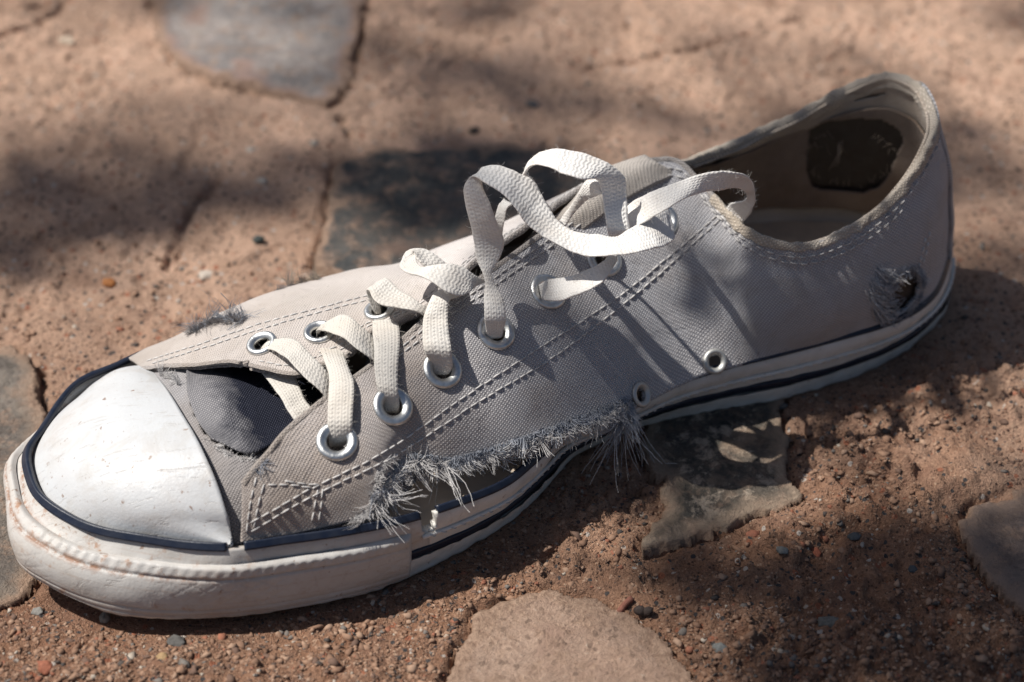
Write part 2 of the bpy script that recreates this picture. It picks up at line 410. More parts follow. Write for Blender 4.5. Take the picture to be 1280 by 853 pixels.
# round the tip and down the lateral side, in shoe coordinates
tips = [((.3020,.010,.012),(34,592,.024)), ((.3005,-.003,.012),(33,568,.024)), ((.2905,-.016,.011),(54,534,.024))]
for b, t in tips: F_ST.append((L(*b), un(*t)))
far = [(.281,-.030),(.266,-.0365),(.249,-.0425),(.232,-.049),(.215,-.0535),(.19,-.0575),(.16,-.060),(.13,-.0615),(.10,-.061),(.07,-.0585),(.045,-.0555),(.026,-.0510),(.011,-.0442),(.0005,-.0355),(-.0055,-.0270),(-.0080,-.0190)]
for i, (u, v) in enumerate(far):
    zt = .0245 - .0035 * min(1, i / 7); zb = max(0, .009 - .0018 * i)
    k = .0060 if u > .24 else .0025
    F_ST.append((L(u - (.002 if u > .26 else 0), v + k, zb), L(u, v, zt)))
F_ST = F_ST + [F_ST[0]]
cen = L(.16, 0, 0)
st = []
for i, (b, t) in enumerate(F_ST):
    a = F_ST[i - 1 if i else -2][1]; c = F_ST[(i + 1) % len(F_ST) if i < len(F_ST) - 1 else 1][1]
    tg = unit((c - a) * [1, 1, 0]); out = np.array([-tg[1], tg[0], 0]); 
    # t runs heel -> toe on the near side, so outward is to the left-hand side reversed
    mid_ = (b + t) / 2
    if out @ ((mid_ - L(.15, -.01, 0)) * [1, 1, 0]) < 0: out = -out
    isb = 0 if (i < 15) else 1
    toe_w = math.exp(-(((mid_ - L(.30, .012, 0))[:2] ** 2).sum()) / .055 ** 2) * (1 if (mid_ - _h)[:2] @ PR > -.012 else .15)
    bul = .0012 + .0032 * toe_w
    st.append((b, mid_ + out * bul + [0, 0, .001], t + out * .0002, t - out * .0011 + [0, 0, .0016]))
fox = Patch(st, [0, .5, 1, 1.1], step=.0008, srange=(0, 1.1), flip=-1)
# smooth the closing point
def fox_t(px, py):   # index along the sole of a picture point on the near edge
    d = (fox.px[:, :, 0] - px) ** 2 + (fox.px[:, :, 1] - py) ** 2
    d[len(fox.t) * 55 // 100:] = 1e9
    return np.unravel_index(np.argmin(d), d.shape)[0]
T_LAP = fox_t(515, 690); nT = len(fox.t)
# where the bumper ends on the lateral side
T_FAR = int(np.argmin(np.linalg.norm(fox.P[:, 0] - L(.215, -.052, 0), axis=1)))
def fox_sub(f0, f1, t0, t1, off, nf=None, wig=0):
    nf = nf or max(3, int((f1 - f0) * 26) + 1)
    f = np.linspace(f0, f1, nf)
    j = np.interp(f, fox.s, np.arange(len(fox.s)))
    j0 = np.clip(j.astype(int), 0, len(fox.s) - 2); w = (j - j0)[None, :, None]
    if t1 <= t0: idx = np.r_[t0:nT, 0:t1]
    else: idx = np.arange(t0, t1)
    P = fox.P[idx][:, j0] * (1 - w) + fox.P[idx][:, j0 + 1] * w
    N = unit(fox.N[idx][:, j0] * (1 - w) + fox.N[idx][:, j0 + 1] * w)
    return P + N * off, N, fox.UV[idx][:, j0]
fi = lambda f: int(np.argmin(abs(fox.s - f)))
P, N, UV = fox_sub(0, 1.02, 0, nT, 0, 28)
wob = (noise3(P * 60) - .5) * .0012 + (noise3(P * 220, 3) - .5) * .0005
P = P + N * wob[..., None]
keep = np.ones((P.shape[0] - 1, P.shape[1] - 1), bool)
kk = T_LAP - 7
keep[kk - 3:kk + 3, 20:] = False
keep[kk - 2:kk + 2, 18:20] = False            # the split in the upper band beside the bumper's end
jf = np.zeros(keep.shape, bool); jf[T_LAP - 7:T_FAR] = True
midsole = grid_mesh('midsole_wall', P, m_fox, shoe, UV, keep & ~jf, flip=True); solid(midsole, .0028, -1)
band = grid_mesh('toe_band', P, m_bumper, shoe, UV, keep & jf, flip=True); solid(band, .0028, -1)
# outsole: plate under the shoe with a low rough rim
P, N, UV = fox_sub(0, .29, 0, nT, .0009, 9)
P = P + N * ((noise3(P * 400) - .5) * .0007)[..., None] + N * ((noise3(P * 45, 2) - .5) * .0011)[..., None]
rim = P; ring = P[:, 0]; c0 = ring.mean(0)
Vp = np.concatenate([rim.reshape(-1, 3), (ring * .97 + c0 * .03) + [0, 0, .0002], [c0 + [0, 0, .001]]]); nb = rim.shape[0]; ns_ = rim.shape[1]
Fp = []
for i in range(nb):
    i2 = (i + 1) % nb
    if i < nb - 1:
        for j in range(ns_ - 1): Fp.append((i * ns_ + j, i * ns_ + j + 1, i2 * ns_ + j + 1, i2 * ns_ + j))
    o_ = nb * ns_
    Fp.append((i * ns_, i2 * ns_, o_ + i2, o_ + i)); Fp.append((o_ + i, o_ + i2, o_ + nb))
outsole = mesh('outsole', Vp, Fp, m_out, shoe)
# insole
lp = fox.P[::6, fi(.72)].copy(); lp[:, 2] = .0155; c0 = L(.15, -.01, .0165)
rings = [c0 + (lp - c0) * k for k in (.95, .8, .5, .2)]
V_ = np.concatenate(rings + [[c0]]); n_ = len(lp); F_ = []
for r_ in range(3):
    for i in range(n_): F_.append((r_ * n_ + i, r_ * n_ + (i + 1) % n_, (r_ + 1) * n_ + (i + 1) % n_, (r_ + 1) * n_ + i))
for i in range(n_): F_.append((3 * n_ + i, 3 * n_ + (i + 1) % n_, 4 * n_))
V_[:, 2] += (fbm(V_[:, 0] * 60, V_[:, 1] * 60) - .5) * .002
mesh('insole', V_, F_, m_insole, shoe)
# navy stripes
P, N, UV = fox_sub(.30, .43, 0, T_LAP + 2, .0007, 5)
s1 = grid_mesh('side_stripe', P + N * ((noise3(P * 90, 5) - .5) * .0007)[..., None], m_navy, shoe, UV, flip=True); solid(s1, .0012)
P, N, UV = fox_sub(.30, .43, T_FAR, nT, .0007, 5)
s2 = grid_mesh('side_stripe', P, m_navy, shoe, UV, flip=True); solid(s2, .0012)
P, N, UV = fox_sub(.99, 1.10, 0, kk - 3, .0006, 5)
a_ = fox_t(700, 560); 
s3 = grid_mesh('top_stripe', P, m_navy, shoe, UV, flip=True); solid(s3, .0016)
P, N, UV = fox_sub(.985, 1.10, kk + 3, fox_t(294, 687) - 2, .0008, 6)
s4 = grid_mesh('top_stripe', P, m_navy, shoe, UV, flip=True); solid(s4, .0018)
P, N, UV = fox_sub(.985, 1.10, fox_t(290, 687) + 2, nT, .0009, 6)
s5 = grid_mesh('top_stripe', P + N * ((noise3(P * 100, 8) - .5) * .0006)[..., None], m_navy, shoe, UV, flip=True); solid(s5, .0018)
# bead line with its twisted thread along the side
tb = Tris()
P, N, UV = fox_sub(.66, .70, 0, T_LAP - 3, .0004, 2)
Q = P[:, 0]; tb.tube(Q, .0007, 6)
bead = tb.build('foxing_bead', m_fox, shoe)
tb = Tris()
for i in range(4, len(Q) - 5, 4):
    n_i = N[i, 0]; a, b = Q[i] + n_i * .0006 - [0, 0, .0003], Q[i + 2] + n_i * .0006 + [0, 0, .0004]
    tb.tube([a, (a + b) / 2 + n_i * .0003, b], .00018, 4)
tb.build('bead_thread', m_thread_w, shoe, 'stuff')

# ---------------------------------------------------------------- toe bumper: ribbed, diamond-textured rubber band
P, N, UV = fox_sub(0.0, .80, T_LAP, T_FAR, 0, 46)
nb, ns_ = P.shape[:2]
# finer along its length
k_ = 3; xi = np.arange(0, nb - 1, 1 / k_)
def up1(A): return hermite(np.arange(nb), A, xi)
P = up1(P); N = unit(up1(N)); nb = len(P)
al = np.concatenate([[0], np.cumsum(np.linalg.norm(np.diff(P[:, ns_ // 2], axis=0), axis=1))])[:, None]
f = np.linspace(0, 1, ns_)[None, :]
H = .0185
prof = .0017 * np.clip(np.minimum(f / .06, (1 - f) / .05), 0, 1) ** .5
rib = .00022 * (.5 + .5 * np.sin(al * 2 * math.pi / .0031 + f * 16 + 1.5 * noise3(P * 60, 9))) * np.clip((f - .80) / .03, 0, 1) * np.clip((.96 - f) / .03, 0, 1) * np.clip(noise3(P * 45, 12) * 2.2 - .35, .1, 1)
groove = -.0006 * np.exp(-((f - .775) / .018) ** 2) - .0004 * np.exp(-((f - .22) / .015) ** 2) - .0004 * np.exp(-((f - .10) / .015) ** 2)
d1 = al + f * H * 1.7; d2 = al - f * H * 1.7
dia = (np.minimum(abs(((d1 / .0062) % 1) - .5), abs(((d2 / .0062) % 1) - .5)) < .07)
dia = -.00020 * dia * ((f > .26) & (f < .75)) * np.clip(noise3(P * 60, 4) * 1.6 - .25, 0, 1)
wob = (noise3(P * 50, 2) - .5) * .0013 + (noise3(P * 260, 6) - .5) * .00035
end = np.clip((al[:, 0]) / .0016, 0, 1)[:, None] ** .5
D = (prof + rib + groove + dia + wob * np.clip(f * 6, 0, 1)) * end
P = P + N * D[..., None]
# ragged lapped end
Pe = P
bumper = grid_mesh('toe_bumper', np.concatenate([(Pe[:1] - N[:1] * .0022), Pe], 0), m_bumper, shoe,
                   np.stack([np.repeat(np.r_[-.001, al[:, 0]][:, None], ns_, 1), np.repeat(f * H, nb + 1, 0)], -1), flip=True)

# ---------------------------------------------------------------- toe cap
cap_st = [((188,456,.0265),(188,458,.028)),((142,463,.026),(196,470,.0315)),((94,496,.025),(212,492,.037)),((59,529,.0245),(228,518,.0405)),
          ((42,560,.024),(243,543,.042)),((42,590,.024),(255,567,.042)),((56,620,.024),(266,592,.040)),((88,645,.0245),(276,619,.0365)),
          ((132,660,.025),(283,642,.033)),((190,672,.025),(288,661,.029)),((240,678,.0255),(290,673,.027)),((285,683,.026),(291,682,.0262))]
rows = []
for i, (o, e) in enumerate(cap_st):
    o, e = un(*o), un(*e); k = math.sin(math.pi * (i + .3) / 11.6)
    o2 = o + [0, 0, -.001]
    r = [o2, o * .80 + e * .20 + [0, 0, .0042 * k], o * .5 + e * .5 + [0, 0, .0058 * k], o * .2 + e * .8 + [0, 0, .0030 * k], e]
    rows.append(r)
cap = Patch(rows, [0, .2, .5, .8, 1], step=.0009, flip=1)
if (cap.N[len(cap.t) // 2, len(cap.s) // 2])[2] < 0: cap.N = -cap.N; capflip = True
else: capflip = False
cap.P = cap.P + cap.N * ((noise3(cap.P * 30) - .5) * .0007)[..., None]
o = grid_mesh('toe_cap', cap.P, m_cap, shoe, cap.UV, flip=capflip); solid(o, .0017)

# ---------------------------------------------------------------- vamp and tongue under the laces
vamp_rows = [
 [(176,456,.0245),(200,478,.0325),(228,518,.0385),(255,566,.040),(274,612,.036),(290,683,.0235)],
 [(200,446,.026),(245,470,.038),(275,515,.0405),(300,565,.0405),(316,610,.0365),(345,676,.0235)],
 [(240,440,.026),(295,468,.036),(330,512,.036),(350,552,.036),(385,610,.036),(410,668,.0235)],
 [(300,430,.026),(350,465,.030),(380,495,.030),(410,530,.030),(440,580,.026),(470,640,.018)],
 [(380,400,.028),(420,440,.030),(440,460,.031),(470,490,.030),(500,540,.024),(540,600,.015)],
 [(520,330,.033),(560,370,.040),(580,385,.042),(590,410,.036),(620,460,.026),(640,540,.014)],
]
R = [[un(*p) for p in r] for r in vamp_rows]
vamp = Patch(R, [0, .22, .42, .6, .78, 1], step=.0009)
if vamp.N[5, len(vamp.s) // 2][2] < 0: vamp.N = -vamp.N; vf = True
else: vf = False
# folds in the sunken canvas
fold = .0012 * np.exp(-(((vamp.px[..., 0] - 290) / 9) ** 2)) * np.exp(-(((vamp.px[..., 1] - 505) / 35) ** 2))
vamp.P = vamp.P + vamp.N * (fold + (noise3(vamp.P * 50, 1) - .5) * .0016)[..., None]
tear = [(236,470),(240,505),(254,540),(280,562),(310,572),(348,556),(385,545),(430,520),(460,480),(460,420),(400,420),(330,430),(250,452)]
Cv = (vamp.P[:-1, :-1] + vamp.P[1:, 1:]) / 2; pxv = pj(Cv)
pts_ = np.array(tear, float); X_, Y_ = pxv[..., 0] + (noise3(Cv * 600, 3) - .5) * 7, pxv[..., 1] + (noise3(Cv * 600, 8) - .5) * 7
insd = np.zeros(X_.shape, bool)
for i in range(len(pts_)):
    a, b = pts_[i], pts_[(i + 1) % len(pts_)]
    if a[1] != b[1]: insd ^= ((a[1] > Y_) != (b[1] > Y_)) & (X_ < (b[0] - a[0]) * (Y_ - a[1]) / (b[1] - a[1]) + a[0])
o = grid_mesh('vamp', vamp.P, m_vamp, shoe, vamp.UV, ~insd, flip=vf); solid(o, .0010, inner=m_lining)

def zm(x, z, lace_=False):
    if z <= .042: return z
    k = .68 if x < 880 else .68 + .32 * min(1, (x - 880) / 105)
    if lace_ and z > .078: return .042 + .036 * k + (z - .078) * 1.15
    return .042 + (z - .042) * k
def zmp(p): return p if p[0] == 'L' else (p[0], p[1], zm(p[0], p[2]))
# the tongue panel sunk behind the torn vamp, its shade painted in the cloth
def onv(x, y):
    p_, n_, _ = vamp.at(x, y); return p_ - n_ * .0010
pan = [[onv(232,476),onv(252,460),un(300,440,.026),un(350,430,.016)], [onv(236,508),un(280,492,.0340),un(330,475,.024),un(400,460,.012)],
       [onv(252,544),un(295,534,.0350),un(345,515,.025),un(420,500,.012)], [onv(290,574),onv(318,576),un(368,562,.030),un(440,530,.016)]]
panel = Patch(pan, [0, .33, .66, 1], step=.0009)
pf = panel.N[3, 3][2] < 0
panel.P = panel.P + (panel.N * (-1 if pf else 1)) * ((noise3(panel.P * 55, 21) - .5) * .0030 + .0035 * np.exp(-((panel.px[..., 0] - 292 - (panel.px[..., 1] - 500) * .06) / 7) ** 2) * np.exp(-((panel.px[..., 1] - 505) / 30) ** 2))[..., None]
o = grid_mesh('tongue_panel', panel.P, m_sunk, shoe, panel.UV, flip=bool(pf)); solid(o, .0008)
def zm(x, z, lace_=False):
    if z <= .042: return z
    k = .68 if x < 880 else .68 + .32 * min(1, (x - 880) / 105)
    if lace_ and z > .078: return .042 + .036 * k + (z - .078) * 1.15
    return .042 + (z - .042) * k
def zmp(p): return p if p[0] == 'L' else (p[0], p[1], zm(p[0], p[2]))
# the sunken panel of the tongue behind the vamp, darkened by painted shade
pan = [[(236,468),(262,455),(300,446),(350,450)], [(238,500),(275,490),(320,480),(385,470)], [(250,533),(290,530),(335,515),(400,490)], [(266,552),(310,571),(348,556),(410,520)]]
pr_ = []
for r in pan:
    rr_ = []
    for x, y in r:
        p_, n_, _ = vamp.at(x, y); rr_.append(p_ + n_ * .0016)
    pr_.append(rr_)
panel = Patch(pr_, [0, .33, .66, 1], step=.0009)
pf = panel.N[3, 3][2] < 0
panel.P[1:-1] += [0, 0, 0]
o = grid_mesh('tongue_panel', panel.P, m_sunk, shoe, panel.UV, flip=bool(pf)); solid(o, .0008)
# ---------------------------------------------------------------- near (medial) quarter
nq = [  # bottom edge ; top edge ; bulge
 ((301,678,.0265),(302,604,.040),.001), ((330,673,.0265),(318,583,.044),.002), ((365,668,.0265),(337,562,.047),.003), ((402,660,.0265),(356,538,.0485),.004),
 ((440,650,.027),(398,502,.052),.005), ((474,626,.030),(445,468,.0555),.006), ((505,583,.033),(490,433,.059),.006), ((565,587,.0285),(545,386,.064),.005),
 ((640,567,.0265),(600,346,.068),.005), ((700,547,.025),(650,310,.071),.004), ((765,523,.0225),(700,274,.074),.003), ((787,515,.0215),(745,240,.077),.003),
 ((812,502,.0195),(785,212,.0795),.003), ((850,483,.0190),(820,198,.080),.003), ((885,468,.0195),(850,201,.0795),.003), ((925,458,.0195),(880,232,.073),.004),
 ((970,446,.020),(925,282,.063),.006), ((1015,434,.020),(985,306,.0565),.005), ((1060,421,.020),(1045,295,.056),.004), ((1103,408,.021),(1095,265,.060),.003),
 ((1140,391,.021),(1133,228,.067),.002), ((1166,370,.021),(1158,190,.0735),.0015), ((1184,328,.021),(1172,155,.078),.001), ((1188,308,.021),(1168,130,.079),.001)]
cenl = lambda p: None
def quarter(lst, step=.0008, lat=False):
    lst = [(b, zmp(t), k) for b, t, k in lst]
    stn = []
    for i, (b, t, k) in enumerate(lst):
        b = pt(b); t = pt(t)
        a = pt(lst[max(0, i - 1)][0]); c = pt(lst[min(len(lst) - 1, i + 1)][0])
        a2 = pt(lst[max(0, i - 1)][1]); c2 = pt(lst[min(len(lst) - 1, i + 1)][1])
        n = unit(np.cross((c - a) + (c2 - a2), t - b))
        stn.append((b, b * .68 + t * .32 + n * k * .9, b * .33 + t * .67 + n * k * .9, t))
    return Patch(stn, [0, .32, .67, 1], step=step)
near = quarter(nq)
wr = (noise3(near.P * 26, 2) - .5) * .0028 + (noise3(near.P * 75, 5) - .5) * .0009
edge = np.clip(near.s * 4, 0, 1) * np.clip((1 - near.s) * 5, .3, 1)
near.P = near.P + near.N * (wr * edge[None, :])[..., None]
near.N = gnormals(near.P); near.px = pj(near.P)

# far (lateral) quarter: from the heel forward
fq = [
 (('L',-.0068,-.0155,.021),(1160,114,.079),.001), (('L',-.0045,-.0265,.021),(1146,101,.079),.001), (('L',.0035,-.0365,.0215),(1120,92,.078),.001), (('L',.0155,-.0455,.022),(1092,96,.0745),.001),
 (('L',.033,-.0522,.022),(1060,108,.070),.002), (('L',.054,-.0565,.022),(1000,139,.0625),.003), (('L',.072,-.0585,.022),(940,169,.0595),.004), (('L',.088,-.060,.022),(890,190,.062),.005),
 (('L',.10,-.061,.0215),(850,203,.068),.004), (('L',.112,-.061,.021),(790,200,.077),.003), (('L',.128,-.0612,.0215),(725,231,.077),.003), (('L',.142,-.061,.022),(685,262,.0755),.003),
 (('L',.155,-.060,.0225),(640,297,.073),.004), (('L',.168,-.059,.0225),(595,329,.070),.005), (('L',.180,-.058,.023),(560,362,.0665),.006), (('L',.190,-.057,.023),(528,388,.062),.009),
 (('L',.199,-.0558,.0235),(495,403,.059),.009), (('L',.207,-.0545,.0235),(462,416,.0565),.009), (('L',.215,-.0532,.024),(440,440,.054),.010), (('L',.223,-.0508,.0245),(403,454,.052),.010),
 (('L',.231,-.0485,.025),(368,466,.050),.009), (('L',.239,-.0458,.0255),(330,461,.048),.007), (('L',.246,-.0432,.0255),(288,453,.0455),.005), (('L',.252,-.0412,.0257),(244,456,.041),.003),
 (('L',.258,-.0395,.0257),(212,456,.0355),.001), (('L',.263,-.037,.0257),(176,459,.0295),.0)]
farq = quarter(fq)
wr = (noise3(farq.P * 26, 7) - .5) * .002 + (noise3(farq.P * 75, 9) - .5) * .0007
farq.P = farq.P + farq.N * (wr * np.clip(farq.s * 4, 0, 1)[None, :])[..., None]
farq.N = gnormals(farq.P); farq.px = pj(farq.P)

def cut(pa, discs, extra=None):
    C_ = (pa.P[:-1, :-1] + pa.P[1:, 1:]) / 2
    k = np.ones(C_.shape[:2], bool)
    for c, r in discs: k &= np.linalg.norm(C_ - c, axis=-1) > r
    if extra is not None: k &= extra(C_)
    return k
# --- eyelets
EY_N = [(421,552),(491,508),(553,462),(620,415),(685,365),(755,324),(826,275)]
EY_F = [(327,430),(399,416),(474,388)]
def eyelet(pa, x, y, R=.0043, tw=.00155, th=.0009, mat=m_metal, name='eyelet', tilt=None):
    p, n, _ = pa.at(x, y)
    # average normal round the hole
    d = np.linalg.norm(pa.P - p, axis=-1); n = unit(pa.N[d < R * 1.2].mean(0)); p = p + n * (.0002 if mat is m_metal else .0006)
    a = unit(np.cross(n, [0, 0, 1.])); b = np.cross(n, a)
    V = []; F = []; A, B = 40, 12
    for i in range(A):
        t = 2 * math.pi * i / A; rd = a * math.cos(t) + b * math.sin(t)
        for j in range(B):
            q = 2 * math.pi * j / B
            rr = R + tw * math.cos(q); hh = th * math.sin(q)
            if math.cos(q) < -.2: hh -= .0004
            V.append(p + rd * rr + n * hh)
    for i in range(A):
        for j in range(B):
            F.append((i * B + j, ((i + 1) % A) * B + j, ((i + 1) % A) * B + (j + 1) % B, i * B + (j + 1) % B))
    mesh(name, V, F, mat, shoe)
    return p, R - tw * .2, n
holes_n = [eyelet(near, *e) for e in EY_N]
holes_f = [eyelet(farq, *e, R=.0035, tw=.0012) for e in EY_F]
vents = [eyelet(near, 800, 494, .0030, .0010, .0008, m_metal_dull, 'vent_eyelet'), eyelet(near, 893, 452, .0030, .0010, .0008, m_metal_dull, 'vent_eyelet')]
# worn hole at the heel, ragged front corner, ragged hem
hp, hn, _ = near.at(1127, 370)
def ragged_near(C_):
    d = C_ - hp; r = np.sqrt((d[..., 0] / 1.05) ** 2 + d[..., 1] ** 2 + (d[..., 2] / .85) ** 2)
    k = r > .0092 * (.75 + .6 * noise3(C_ * 420, 3)) 
    sv = (near.s[:-1] + near.s[1:]) / 2
    w = .012 + .05 * noise3(C_ * [900, 900, 90], 2)
    tpx = pj(C_)[..., 0]
    k &= ~((sv[None, :] < w * 1.) & (tpx > 462) & (tpx < 792))
    return k
kn_ = cut(near, [(p, r) for p, r, n in holes_n] + [(p, .0022) for p, r, n in vents], ragged_near)
quarter_n = grid_mesh('medial_quarter', near.P, m_canvas, shoe, near.UV, kn_); solid(quarter_n, .0014, inner=m_lining)
kf_ = cut(farq, [(p, r) for p, r, n in holes_f])
quarter_f = grid_mesh('lateral_quarter', farq.P, m_canvas_far, shoe, farq.UV, kf_); solid(quarter_f, .0014, inner=m_lining)
quarter_f['label'] = 'sun-faded pinkish canvas side, lightened in colour for the sun on it'

m_bandl = canvas('collar_lining_cream', (.34, .28, .22), (.66, .57, .48), (.28, .2, .14), .7)
# --- heel interior: dark counter under a torn beige lining
i0 = int(np.argmin(np.linalg.norm(near.P[:, -1] - un(985, 306, .0565), axis=1)))
i1 = int(np.argmin(np.linalg.norm(farq.P[:, -1] - un(880, 194, .062), axis=1)))
IN = np.concatenate([near.P[i0:], farq.P[4:i1, :near.P.shape[1]] if farq.P.shape[1] >= near.P.shape[1] else near.P[:0]], 0) if False else None
def resamp(A, n):
    return hermite(np.linspace(0, 1, A.shape[1]), A.transpose(1, 0, 2), np.linspace(0, 1, n)).transpose(1, 0, 2)
NS = 70
IP = np.concatenate([resamp(near.P[i0:-2], NS), resamp(farq.P[2:i1], NS)], 0)
INn = unit(np.concatenate([resamp(near.N[i0:-2], NS), resamp(farq.N[2:i1], NS)], 0))
# blur the join
for _ in range(12):
    IP[1:-1] = (IP[:-2] + IP[1:-1] * 2 + IP[2:]) / 4; INn[1:-1] = unit(INn[:-2] + INn[1:-1] * 2 + INn[2:])
sv = np.linspace(0, 1, NS)[None, :, None]
counter = IP - INn * .0021
grid_mesh('heel_counter', counter[:, :60], m_black, shoe, None, flip=True)
lin = IP - INn * (.0036 + .0016 * (noise3(IP * 90, 4) - .3) + .0022 * (noise3(IP * [25, 25, 70], 14) - .4))[..., None]
C_ = (lin[:-1, :-1] + lin[1:, 1:]) / 2; pxl = pj(C_)
dx = (pxl[..., 0] - 1062) / 62; dy = (pxl[..., 1] - 196) / 40 + dx * .12
rr = np.sqrt(np.abs(dx) ** 2.6 + np.abs(dy) ** 2.6) + (noise3(C_ * 80, 5) - .5) * .6 + (noise3(C_ * 300, 6) - .5) * .12
inw = (C_ - CAM)
facing = ((INn[:-1, :-1] * inw).sum(-1) > 0)
keep = ~((rr < 1.02) & facing)
dx = (pxl[..., 0] - 1060) / 45; dy = (pxl[..., 1] - 128) / 4 + dx * 2.2
keep &= ~((dx * dx + dy * dy < 1) & facing)
jj = np.arange(NS - 1)[None, :] + (noise3(C_ * 60, 17) - .5) * 3
band_ = jj > 53
lin2 = IP - INn * (.0026 + .0010 * noise3(IP * 120, 4))[..., None]
cb = grid_mesh('collar_lining', lin2, m_bandl, shoe, np.stack([np.repeat(np.arange(lin.shape[0])[:, None] * .0008, NS, 1), np.repeat(np.arange(NS)[None] * .0008, lin.shape[0], 0)], -1), band_ & keep, flip=True); solid(cb, .0009)
keep &= jj < 55
lining = grid_mesh('heel_lining', lin, m_lining, shoe, np.stack([np.repeat(np.arange(lin.shape[0])[:, None] * .0008, NS, 1), np.repeat(np.arange(NS)[None] * .0008, lin.shape[0], 0)], -1), keep, flip=True)
solid(lining, .0006)

# --- heel strip over the back seam
cols = [near.P[-12] + near.N[-12] * .0009, near.P[-7] + near.N[-7] * .0012, None, farq.P[5] + farq.N[5] * .0012, farq.P[10] + farq.N[10] * .0009]
cols = [None if c is None else resamp(c[None], 70)[0] for c in cols]
oo = unit((cols[1] + cols[3]) / 2 - L(.03, -.02, .04)); cols[2] = (cols[1] + cols[3]) / 2 + oo * [.0012, .0012, 0]
hs = hermite(np.array([0, 1, 2, 3, 4.]), np.array(cols), np.linspace(0, 4, 26)); hs += unit(hs - L(.03, -.02, .05)) * ((noise3(hs * 60, 3) - .5) * .001)[..., None]
o = grid_mesh('heel_strip', hs, m_canvas, shoe, np.stack([np.repeat(np.arange(26)[:, None] * .0008, 70, 1), np.repeat(np.arange(70)[None] * .0008, 26, 0)], -1)); solid(o, .0012)

# --- collar binding: a worn rolled edge all round the opening
def edge_idx(pa, p): return int(np.argmin(np.linalg.norm(pa.P[:, -1] - p, axis=1)))
j0 = edge_idx(near, un(862, 212, .077)); j1 = edge_idx(farq, un(850, 205, .067))
rimP = np.concatenate([near.P[j0:-2, -1], farq.P[2:j1, -1]], 0)
rimN = unit(np.concatenate([near.N[j0:-2, -1], farq.N[2:j1, -1]], 0))
for _ in range(10):
    rimP[1:-1] = (rimP[:-2] + rimP[1:-1] * 2 + rimP[2:]) / 4
def rolled(name, C0, Nn, w_out, w_in, th, mat, seed=0, up=None, uvs=.0008, rough_=.0011):
    """a strip folded over an edge: down the outside, over, down the inside"""
    T = unit(np.gradient(C0, axis=0)); U_ = unit(np.cross(Nn, T)); 
    U_ = np.where(U_[:, 2:3] < 0, -U_, U_)
    prof_ = [(-w_out, .0002, 0), (-w_out, th, 0), (-w_out * .5, th * 1.1, 0), (0, th * .9, 0), (.0008, .0, 0), (.0006, -.0012, 0), (-.0004, -.0024, 0), (-w_in * .5, -.0030, 0), (-w_in, -.0032, 0), (-w_in, -.0018, 0)]
    G = np.stack([C0 + U_ * a + Nn * b for a, b, _ in prof_], 1)
    G = hermite(np.arange(len(prof_)), G.transpose(1, 0, 2), np.linspace(0, len(prof_) - 1, 28)).transpose(1, 0, 2)
    G = G + unit(G - (C0 - Nn * .001)[:, None]) * ((noise3(G * 500, seed) - .5) * rough_ + (noise3(G * 90, seed) - .5) * .0008)[..., None]
    uv = np.stack([np.repeat(np.arange(len(C0))[:, None] * uvs, 28, 1), np.repeat(np.arange(28)[None] * .0004, len(C0), 0)], -1)
    return grid_mesh(name, G, mat, shoe, uv)
m_bind = canvas('binding_canvas', (.30, .26, .21), (.70, .62, .53), (.36, .28, .2), .45, pitch=.0007)
rolled('collar_binding', rimP, rimN, .0021, .0038, .0005, m_bind, 3)
# facing edges (folded canvas)
f0 = edge_idx(near, un(340, 558, .047))
m_edge = canvas('facing_edge_canvas', (.22, .20, .19), (.50, .47, .45), (.32, .24, .17), .4, (DIRT_C, .06, .7), pitch=.0007)
def edge_roll(name, P0, N0, mat, seed): 
    P0 = P0.copy()
    T = unit(np.gradient(P0, axis=0)); U_ = np.cross(N0, T); U_ = np.where(((P0 * 0 + U_)[:, 2:3]) < 0, -U_, U_)
    prof_ = [(-.0012, .0001), (-.0006, .0003), (.0002, .0002), (.0005, -.0006), (.0002, -.0014), (-.0008, -.0017)]
    G = np.stack([P0 + U_ * a + N0 * b for a, b in prof_], 1)
    G = hermite(np.arange(6), G.transpose(1, 0, 2), np.linspace(0, 5, 14)).transpose(1, 0, 2)
    G = G + N0[:, None] * ((noise3(G * 450, seed) - .5) * .0005)[..., None]
    uv = np.stack([np.repeat(np.arange(len(P0))[:, None] * .0008, 14, 1), np.repeat(np.arange(14)[None] * .0004, len(P0), 0)], -1)
    return grid_mesh(name, G, mat, shoe, uv)
edge_roll('facing_edge', near.P[:j0 + 3, -1], near.N[:j0 + 3, -1], m_edge, 1)
edge_roll('facing_edge', farq.P[j1 - 3:, -1], farq.N[j1 - 3:, -1], m_edge, 2)

# --- tongue top showing between the facings near the collar
tg = [[(610,350,.060),(640,350,.060),(672,350,.058)], [(672,285,.068),(692,293,.069),(715,300,.066)], [(706,258,.074),(724,264,.075),(750,272,.071)],
      [(750,217,.078),(768,226,.079),(800,240,.074)], [(790,199,.079),(808,207,.080),(838,222,.075)], [(806,194,.080),(824,204,.080),(850,218,.075)]]
tong = Patch([[un(*zmp(p)) for p in r] for r in tg], [0, .5, 1], step=.0009)
tf = tong.N[3, 2][2] < 0
tong.P = tong.P + (tong.N * (-1 if tf else 1)) * ((noise3(tong.P * 80, 3) - .5) * .002)[..., None]
o = grid_mesh('tongue', tong.P, m_tongue, shoe, tong.UV, flip=bool(tf)); solid(o, .0022, inner=m_lining)

